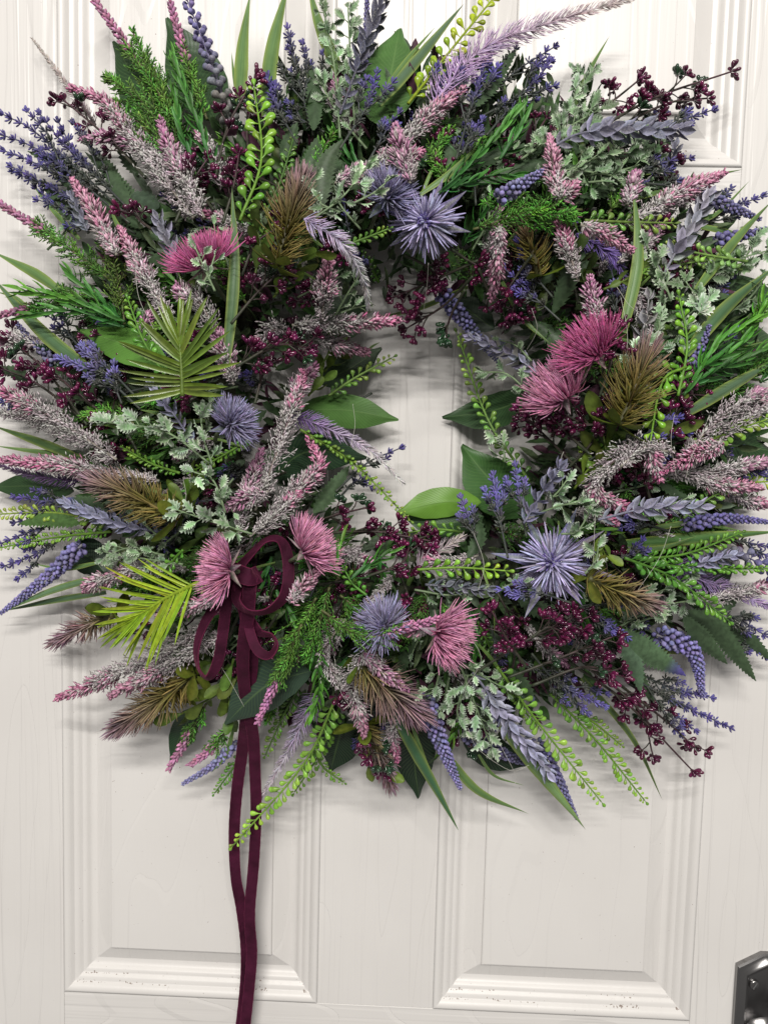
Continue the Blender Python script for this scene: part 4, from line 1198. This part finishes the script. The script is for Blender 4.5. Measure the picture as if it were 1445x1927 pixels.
'bead_spike': '''
437,240 402,130 345,-20;5;big=15;c=(.17,.14,.36)
690,130 690,50 691,-30;-5;w=17;c=(.11,.09,.26)
935,375 985,345 1030,316;30;w=34;c=(.16,.15,.34)
1310,365 1370,388 1430,413;5;w=32;c=(.085,.075,.21)
1345,452 1400,442 1455,427;0;w=27;c=(.10,.085,.27)
105,685 62,642 25,600;0;w=20;c=(.09,.085,.2)
828,548 880,612 938,682;0;w=36;c=(.12,.115,.30)
1300,690 1322,645 1335,610;10;w=22;c=(.15,.13,.36)
155,1025 98,1080 2,1154;5;w=36;c=(.17,.15,.38)
445,1398 402,1440 343,1476;0;w=24;c=(.21,.20,.42)
795,1310 830,1400 866,1484;10;w=44;c=(.20,.18,.42)
870,1375 950,1420 1010,1442;-8;w=36;c=(.11,.105,.23)
1005,1395 1045,1460 1085,1540;5;w=36;c=(.13,.12,.30)
1235,1195 1302,1225 1322,1312;5;w=44;c=(.17,.15,.40)
1280,988 1370,976 1460,984;5;w=30;c=(.10,.085,.29)
1310,1062 1400,1048 1470,1095;5;big=17;c=(.10,.085,.30)
''',
'rosemary_sprig': '''
405,325 362,205 325,110;15;z=42
360,300 340,240 330,180;10;z=40
825,365 900,292 965,218;20;z=42
850,355 925,330 1005,335;25;z=40
940,300 980,240 985,200;15;z=42
235,605 130,562 35,545;25;z=48;c=(.06,.20,.03)
235,615 150,585 50,592;20;z=46
230,600 160,540 130,510;15;z=44
1285,745 1350,645 1425,598;25;z=48;c=(.06,.22,.03)
1315,695 1400,642 1440,555;20;z=48;c=(.06,.22,.03)
1295,725 1360,692 1455,650;15;z=46
590,1215 602,1290 588,1345;30;z=40;c=(.06,.2,.03)
640,1085 630,1050 650,1010;45;z=40;c=(.06,.2,.03)
660,1090 700,1060 730,1040;35;z=40
520,1110 545,1150 560,1180;25;z=38
1430,720 1445,690 1470,640;0;z=40
860,300 830,270 820,240;-5;z=36
''',
'palm_frond': '''
344,745 342,690 338,635;55;z=118;a0=1.85;a1=.12;c=(.12,.185,.028);label=olive green palm frond on the left side of the wreath
375,1096 312,1126 240,1172;40;z=158;a0=1.0;a1=.04;n=22;pw=6.6;c=(.29,.41,.03);label=lime green palm frond at the lower left of the wreath
''',
'serrated_leaf': '''
270,430 185,375 105,335;0;w=38
285,420 215,335 160,285;0;w=36
300,450 200,410 130,395;-5;w=36
60,720 30,700 -10,690;-5;w=30
260,330 235,290 225,250;-5;w=30
860,320 950,285 1040,275;5;w=34
900,345 1000,310 1110,320;5;w=36
1050,345 1140,300 1240,310;0;w=36
1000,290 1090,255 1180,262;-5;w=32
760,330 800,290 850,262;0;w=34
1090,370 1180,350 1270,345;0;w=32
150,420 110,380 80,340;-5;w=34
230,350 190,300 165,270;0;w=32
165,345 105,302 52,284;0;w=36
185,365 125,362 92,372;0;w=32
245,395 215,340 195,305;5;w=38
590,245 592,180 584,122;5;w=38
595,405 612,310 645,262;20;w=48;c=(.06,.09,.05)
555,345 585,300 600,255;10;w=42
530,300 545,260 560,230;0;w=36
885,205 935,140 972,92;10;w=38
1180,305 1230,278 1268,282;5;w=26
175,702 110,692 55,688;0;w=30
150,985 90,975 35,986;10;w=40;c=(.07,.14,.04)
195,952 160,944 120,938;15;w=26;tipc=(.12,.09,.35)
590,965 632,912 658,876;10;w=40;c=(.06,.10,.05)
1165,1185 1230,1235 1290,1272;20;w=58;c=(.08,.14,.07);tipc=(.10,.08,.30)
1165,1195 1195,1250 1205,1305;20;w=42;c=(.09,.15,.09)
1180,1220 1210,1290 1232,1325;5;w=34
1280,1150 1350,1185 1422,1282;5;w=52
1285,1160 1335,1215 1368,1250;10;w=44
1330,1160 1400,1195 1460,1250;0;w=36
1330,1160 1370,1140 1400,1118;0;w=26
960,1260 990,1300 1005,1330;10;w=34;tipc=(.10,.08,.26)
1040,590 1070,520 1075,450;10;w=42
1000,600 1050,640 1080,700;0;w=44
820,350 850,300 840,260;0;w=40
860,330 900,300 950,290;0;w=40
880,1050 900,1010 890,950;20;w=36
970,1120 1020,1150 1060,1160;10;w=40
200,720 150,740 100,730;-5;w=40
1110,520 1090,480 1085,440;0;w=34
300,390 260,370 220,370;0;w=46;c=(.05,.08,.05)
640,330 620,310 590,310;-5;w=46
700,350 660,330 640,300;-10;w=46
''',
'smooth_leaf_sprig': '''
515,560 560,500 590,475;25;z=50
480,520 490,460 475,410;5;z=46;c=(.07,.11,.02)
340,990 345,950 370,905;25;z=52;n=9
380,960 330,940 300,930;10;z=48
455,1265 420,1300 330,1350;10;z=62;n=10
440,1240 430,1290 440,1350;10;z=52;n=10;c=(.11,.19,.03)
420,1270 380,1250 330,1290;0;z=58
400,1180 390,1220 380,1260;0;z=50;c=(.07,.12,.02)
580,745 605,715 600,690;10;z=44;c=(.12,.20,.03)
610,700 640,660 620,630;-5;z=44
1135,545 1180,525 1208,500;20;z=34
1150,900 1140,850 1130,790;20;z=85;n=7;wd=.5
1190,860 1230,820 1260,790;15;z=80;n=6;wd=.45
1080,920 1105,885 1140,860;25;z=44;n=8;c=(.13,.20,.025)
1140,1000 1130,1020 1140,1050;25;z=46;n=7;c=(.12,.19,.025)
1110,560 1090,500 1090,440;5;z=52;c=(.06,.10,.02)
700,1390 690,1420 720,1450;0;z=50;n=6
1050,480 1040,520 1010,560;-5;z=50;c=(.06,.09,.02)
470,1010 440,1000 420,1010;10;z=40;c=(.06,.10,.02)
''',
}
BUILD = {k: globals()[k] for k in LAYOUT}
def parse(txt):
    for line in txt.strip().splitlines():
        q = line.split(';'); pts = [tuple(float(c) for c in p.split(',')) for p in q[0].split()]
        kw = {}
        for e in q[2:]:
            k, v = e.split('=', 1)
            kw[k] = v if k == 'label' else eval(v)
        yield pts, float(q[1]), kw
for kind, txt in LAYOUT.items():
    for pts, d, kw in parse(txt):
        label = kw.pop('label', None)
        s = Sprig(kind, pts, d, label, **kw); s.mat = {'heather_spike': M_FROST2, 'lavender_ear': M_FROST2, 'bead_spike': M_FROST2, 'feather_plume': M_SOFT}.get(kind, M_STEM)
        BUILD[kind](s); SPR.append(s)
# deeper sprigs that fill the ring behind the ones above
fr = np.random.RandomState(11)
FILL = ['serrated_leaf', 'frosted_leaf_sprig', 'berry_sprig', 'heather_spike', 'lavender_sprig', 'grass_blade', 'rosemary_sprig', 'smooth_leaf_sprig', 'berry_sprig', 'lavender_sprig', 'green_heather', 'fern_frond']
for i in range(190):
    a = i*2.39996; rr = fr.uniform(250, 520) if i < 120 else fr.uniform(330, 560); kind = FILL[i % len(FILL)]
    dx, dy = math.cos(a), math.sin(a)
    a2 = a+fr.normal(0, .35); Ls = fr.uniform(80, 130) if rr > 300 else 60
    e = (math.cos(a2), math.sin(a2)*.95); bx, by = CX+dx*rr*.98, CY+dy*rr
    pts = [(bx, by), (bx+e[0]*Ls*.5, by+e[1]*Ls*.5), (bx+e[0]*Ls, by+e[1]*Ls)]
    kw = {'grass_blade': dict(w=12), 'fern_frond': dict(z=13, c=(.09, .2, .03)), 'serrated_leaf': dict(w=30), 'frosted_leaf_sprig': dict(z=28, pale=.35), 'berry_sprig': dict(z=17, n=7), 'heather_spike': dict(w=50, pink=.15), 'lavender_sprig': dict(vio=.4),
          'rosemary_sprig': dict(z=40), 'smooth_leaf_sprig': dict(z=48, c=(.06, .10, .02)), 'green_heather': dict(w=70, bud=0, c=(.05, .13, .025))}[kind]
    s = Sprig(kind, pts, -22 if i % 2 else -8, None, seed=i+500, **kw); s.mat = M_FROST2 if kind == 'heather_spike' else M_STEM
    BUILD[kind](s); SPR.append(s)
# thin wisps between the larger sprigs
WISP = [('grass_blade', dict(w=9, c=(.10, .19, .05))), ('green_heather', dict(w=42, bud=0, c=(.09, .22, .035))), ('lavender_sprig', dict(br=0, z=13, vio=.5)), ('heather_spike', dict(w=30, pink=.35)),
        ('fern_frond', dict(z=12, c=(.15, .31, .04))), ('rosemary_sprig', dict(z=30, c=(.07, .2, .035))), ('serrated_leaf', dict(w=20)), ('frosted_leaf_sprig', dict(z=24, pale=.6)), ('berry_sprig', dict(z=13, n=5)), ('grass_blade', dict(w=7, c=(.12, .21, .05)))]
for i in range(130):
    a = i*2.39996+.7; rr = fr.uniform(300, 545); kind, kw = WISP[i % len(WISP)]
    a2 = a+fr.normal(0, .4); Ls = min(fr.uniform(80, 140), 655-rr); e = (math.cos(a2), math.sin(a2)); px = (-e[1]*fr.normal(0, 12), e[0]*fr.normal(0, 12))
    bx, by = CX+math.cos(a)*rr*1.02, CY+math.sin(a)*rr
    pts = [(bx, by), (bx+e[0]*Ls*.5+px[0], by+e[1]*Ls*.5+px[1]), (bx+e[0]*Ls, by+e[1]*Ls)]
    s = Sprig(kind, pts, fr.uniform(-14, 6), None, seed=i+900, **kw); s.mat = M_FROST2 if kind == 'heather_spike' else M_STEM
    BUILD[kind](s); SPR.append(s)

# link the sprigs; give the 300 largest pieces of every kind an object of their own, join the rest per sprig
def place_children():
    for s in SPR:
        o = link(s.name, s.stem.mesh(s.name, s.base, s.mat), wreath, s.base-WL); s.obj = o
        if s.label: o['label'] = s.label
    byname = {}
    for p in PIECES: byname.setdefault(p[2], []).append(p)
    cache = {}; rest = {}
    for name, L in byname.items():
        L.sort(key=lambda p: -p[0])
        for i, (size, s, _, tm, P, sd, up, D, l, w_, t_, c0, c1, mat, tint, bend) in enumerate(L):
            if i < 300:
                bk = round(float(bend*l/max(t_, 1e-6)), 1)
                key = (id(tm), c0, c1, mat.name, bk)
                if key not in cache:
                    G = Geo(); place(G, tm, np.zeros((1, 3)), np.array([[0, 0, 1.]]), np.array([[0, 1., 0]]), 1, 1, 1, c0, c1, 1.0, bend=0)
                    v = G.v[0]; v[:, 0] = tm.v[:, 0]; v[:, 1] = tm.v[:, 1]+bk*tm.v[:, 2]**2; v[:, 2] = tm.v[:, 2]
                    cache[key] = G.mesh(name, np.zeros(3), mat)
                o = bpy.data.objects.new(name, cache[key]); COL.objects.link(o); o.parent = s.obj
                M = np.eye(4); M[:3, 0] = sd*w_; M[:3, 1] = up*t_; M[:3, 2] = D*l; M[:3, 3] = P-s.base
                o.matrix_local = Matrix(M.tolist()); o.color = (*[float(x) for x in tint], 1)
            else:
                g = rest.setdefault((id(s), name, mat.name), (s, name, mat, Geo()))[3]
                place(g, tm, P[None], D[None], up[None], l, w_, t_, c0, c1, tint[None], bend=bend)
    for s, name, mat, g in rest.values():
        tag(link('small_'+{'leaf': 'leaves', 'berry': 'berries'}.get(name, name+'s'), g.mesh(name, s.base, mat), s.obj, (0, 0, 0)), kind='stuff')
    for s in SPR:
        for name, (g, mat) in s.stuff.items():
            tag(link(name, g.mesh(name, s.base, mat), s.obj, (0, 0, 0)), kind='stuff')
place_children()

# the ring the sprigs are tied to, and the dark undergrowth close to it
G = Geo(); n = 72
a = np.linspace(0, 2*math.pi, n+1)
for k in range(11):
    ph = 2*math.pi*k/11; rr = .170+.024*np.cos(ph+a*4)+RNG.normal(0, .002, n+1); hh = .034+.016*np.sin(ph+a*4); rr[-1] = rr[0]
    P = np.stack([WL[0]-.002+rr*np.cos(a), -hh, WL[2]+.002+rr*np.sin(a)], 1)
    tube(G, P, .0065, .0065, (.030, .026, .014), (.022, .03, .014), 6)
link('twig_ring', G.mesh('twig_ring', WL, M_DARK), wreath, (0, 0, 0))
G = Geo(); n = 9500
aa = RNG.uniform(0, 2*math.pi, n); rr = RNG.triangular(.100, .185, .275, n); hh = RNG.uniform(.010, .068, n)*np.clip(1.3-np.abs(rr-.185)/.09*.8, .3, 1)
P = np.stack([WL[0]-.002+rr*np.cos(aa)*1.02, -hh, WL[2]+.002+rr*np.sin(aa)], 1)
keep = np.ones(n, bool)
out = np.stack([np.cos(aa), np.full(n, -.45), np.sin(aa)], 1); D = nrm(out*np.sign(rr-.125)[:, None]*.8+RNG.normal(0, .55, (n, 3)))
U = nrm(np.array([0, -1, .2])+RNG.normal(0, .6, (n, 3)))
pal = np.array([(.022, .045, .016), (.03, .055, .022), (.045, .065, .03), (.035, .012, .022), (.05, .07, .045), (.025, .06, .015)])  # dark green and burgundy leaves; their darkness paints in shade deep between sprigs
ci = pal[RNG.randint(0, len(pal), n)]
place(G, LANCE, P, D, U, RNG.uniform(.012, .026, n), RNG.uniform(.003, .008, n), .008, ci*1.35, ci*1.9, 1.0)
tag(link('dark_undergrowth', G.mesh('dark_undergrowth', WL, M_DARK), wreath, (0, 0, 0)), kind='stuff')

# fine strings of dried glue
M_GLUE = plant_mat('dried_glue', .3, .5, .1)
for txt in ('1120,960 1118,1000 1116,1060', '1168,560 1180,640 1165,760', '1268,780 1262,830 1272,900', '255,500 262,560 290,620', '660,840 668,800 664,760', '880,1370 900,1410 960,1450 995,1440',
            '460,1330 420,1260 380,1210', '870,1180 905,1240 870,1300', '1262,990 1240,1050 1200,1110', '1000,580 1010,620 990,660', '630,1240 640,1300 690,1370', '1330,800 1300,860 1290,900',
            '806,495 803,540 797,585', '1160,540 1190,580 1240,600', '1060,850 1040,900 1020,960', '890,1000 910,1060 900,1110', '940,1400 970,1460 965,1480', '345,900 350,940 330,990'):
    pts = [tuple(map(float, q.split(','))) for q in txt.split()]
    P = catmull([at(x, y, auto_h(x, y)+.040) for x, y in pts], 20); G = Geo(); tube(G, P, .00013, .00010, (.62, .60, .55), sides=4)
    link('glue_strand', G.mesh('glue_strand', P[0], M_GLUE), wreath, P[0]-WL)

# ------------------------------------------------------------------ velvet ribbon bow
m, nt, b, N, L = new_mat('burgundy_velvet')
b.inputs['Base Color'].default_value = (.060, .006, .022, 1); b.inputs['Roughness'].default_value = .75; b.inputs['Specular IOR Level'].default_value = .15
b.inputs['Sheen Weight'].default_value = .2; b.inputs['Sheen Roughness'].default_value = .35; b.inputs['Sheen Tint'].default_value = (.85, .22, .38, 1)
g_ = N('ShaderNodeNewGeometry'); nz = N('ShaderNodeTexNoise'); nz.inputs['Scale'].default_value = 60; nz.inputs['Detail'].default_value = 4; L(g_.outputs['Position'], nz.inputs['Vector'])
at_ = N('ShaderNodeAttribute'); at_.attribute_name = 'Lf'; sx = N('ShaderNodeSeparateXYZ'); L(at_.outputs['Vector'], sx.inputs[0])
mr = N('ShaderNodeMapRange'); mr.inputs[1].default_value = .3; mr.inputs[2].default_value = .7; L(nz.outputs[0], mr.inputs[0])
mx = N('ShaderNodeMix'); mx.data_type = 'RGBA'; L(mr.outputs[0], mx.inputs[0]); mx.inputs[6].default_value = (.026, .0026, .011, 1); mx.inputs[7].default_value = (.066, .008, .029, 1)
ab = N('ShaderNodeMath'); ab.operation = 'ABSOLUTE'; L(sx.outputs[0], ab.inputs[0]); ed = N('ShaderNodeMath'); ed.operation = 'GREATER_THAN'; ed.inputs[1].default_value = .90; L(ab.outputs[0], ed.inputs[0])
my = N('ShaderNodeMix'); my.data_type = 'RGBA'; L(ed.outputs[0], my.inputs[0]); L(mx.outputs[2], my.inputs[6]); my.inputs[7].default_value = (.10, .012, .04, 1); L(my.outputs[2], b.inputs['Base Color'])  # lighter band along both edges: velvet's grazing sheen painted into the colour
n2 = N('ShaderNodeTexNoise'); n2.inputs['Scale'].default_value = 95; n2.inputs['Detail'].default_value = 9; n2.inputs['Roughness'].default_value = .62; L(g_.outputs['Position'], n2.inputs['Vector']); bp = N('ShaderNodeBump'); bp.inputs['Strength'].default_value = .7; bp.inputs['Distance'].default_value = .0028; L(n2.outputs[0], bp.inputs['Height']); L(bp.outputs[0], b.inputs['Normal'])
M_VEL = m
BASE = at(458, 1085, .12)
bow = link('ribbon_bow', None, None, BASE)
tag(bow, 'burgundy velvet ribbon bow with two long trailing tails tied on the wreath', 'bow')
def ribbon(name, pts, width=23, n=120):
    """pts: (px, py, height mm, turn) - turn 0 faces the viewer, 90 stands on edge"""
    W3 = np.array([at(p[0], p[1], p[2]/1000.) for p in pts]); ang = np.radians([p[3] for p in pts])
    # parametrise along the control polygon, keep the turn in step
    m_ = len(pts)-1; per = max(6, n//m_)
    C = catmull(W3, per*m_); A = np.interp(np.linspace(0, m_, len(C)), range(m_+1), ang)
    T = nrm(np.gradient(C, axis=0)); v = np.array([0, -1.0, 0.05]); N_ = nrm(v-(T@v)[:, None]*T); B_ = np.cross(T, N_)
    Wd = np.cos(A)[:, None]*B_+np.sin(A)[:, None]*N_; nn = np.cross(Wd, T)
    u = np.mean([-CAM[1]-p[2]/1000. for p in pts])/FPX; hw = width*.5*u
    qs = np.array([-1, -.97, -.9, -.5, 0, .5, .9, .97, 1]); th = .00045
    V = []; Lf = []; kq = len(qs)
    fr_ = 1+.02*np.sin(np.arange(len(C))*2.1)
    for sgn in (1, -1):
        for q in qs:
            V.append(C+Wd*(q*hw*(fr_ if abs(q) == 1 else 1.0))[:, None] if abs(q) == 1 else C+Wd*(q*hw)+nn*(sgn*th)); Lf.append(np.stack([np.full(len(C), q), np.linspace(0, 1, len(C)), np.zeros(len(C))], 1))
    V = np.stack(V, 1); Lf = np.stack(Lf, 1); F = []; R2 = 2*kq
    for i in range(len(C)-1):
        for s0 in (0, kq):
            for k in range(kq-1):
                a = i*R2+s0+k; F += [(a, a+1, a+R2+1), (a, a+R2+1, a+R2)] if s0 == 0 else [(a, a+R2+1, a+1), (a, a+R2, a+R2+1)]
    G = Geo(); G.add(V.reshape(-1, 3), F, (1, 1, 1), Lf.reshape(-1, 3))
    return link(name, G.mesh(name, BASE, M_VEL), bow, (0, 0, 0))
ribbon('loop', [(444, 1076, 118, 30), (470, 1046, 124, 50), (500, 1017, 126, 66), (526, 1016, 124, 60), (540, 1042, 124, 25), (543, 1090, 128, 5), (532, 1126, 136, 35), (502, 1150, 142, 58), (470, 1151, 140, 60), (447, 1132, 134, 30), (448, 1104, 128, 8), (464, 1080, 124, 0)], 22)
ribbon('loop', [(445, 1090, 122, 0), (428, 1130, 124, 15), (420, 1190, 122, 10), (410, 1245, 120, 20), (392, 1276, 118, 55), (374, 1258, 118, 60), (370, 1220, 118, 45), (384, 1175, 118, 30), (410, 1135, 120, 15), (440, 1095, 120, 0)], 21)
ribbon('loop', [(468, 1150, 122, 10), (470, 1185, 124, 0), (484, 1222, 128, 15), (506, 1234, 130, 55), (520, 1215, 128, 60), (512, 1196, 124, 60), (490, 1190, 120, 30), (470, 1165, 118, 10)], 19)
ribbon('tail', [(474, 1085, 134, -10), (470, 1110, 134, 0), (466, 1160, 128, 5), (458, 1230, 112, 0), (461, 1300, 92, 0), (476, 1380, 64, 5), (480, 1450, 46, 0), (482, 1530, 36, -5), (478, 1620, 30, 0), (470, 1720, 26, 0), (474, 1790, 24, 5), (470, 1850, 24, 0), (460, 1945, 22, 0)], 23.5, 160)
ribbon('tail', [(452, 1085, 128, 10), (456, 1120, 128, 10), (468, 1180, 118, 20), (474, 1240, 104, 10), (466, 1320, 84, 0), (458, 1400, 56, 0), (446, 1490, 36, 5), (441, 1570, 28, 0), (444, 1650, 22, -8), (455, 1710, 18, 15), (463, 1780, 15, 20), (462, 1850, 14, 20), (452, 1945, 13, 15)], 23.5, 160)
ribbon('knot', [(436, 1072, 124, 0), (452, 1080, 136, 5), (472, 1086, 138, 5), (488, 1080, 126, 10)], 34, 30)
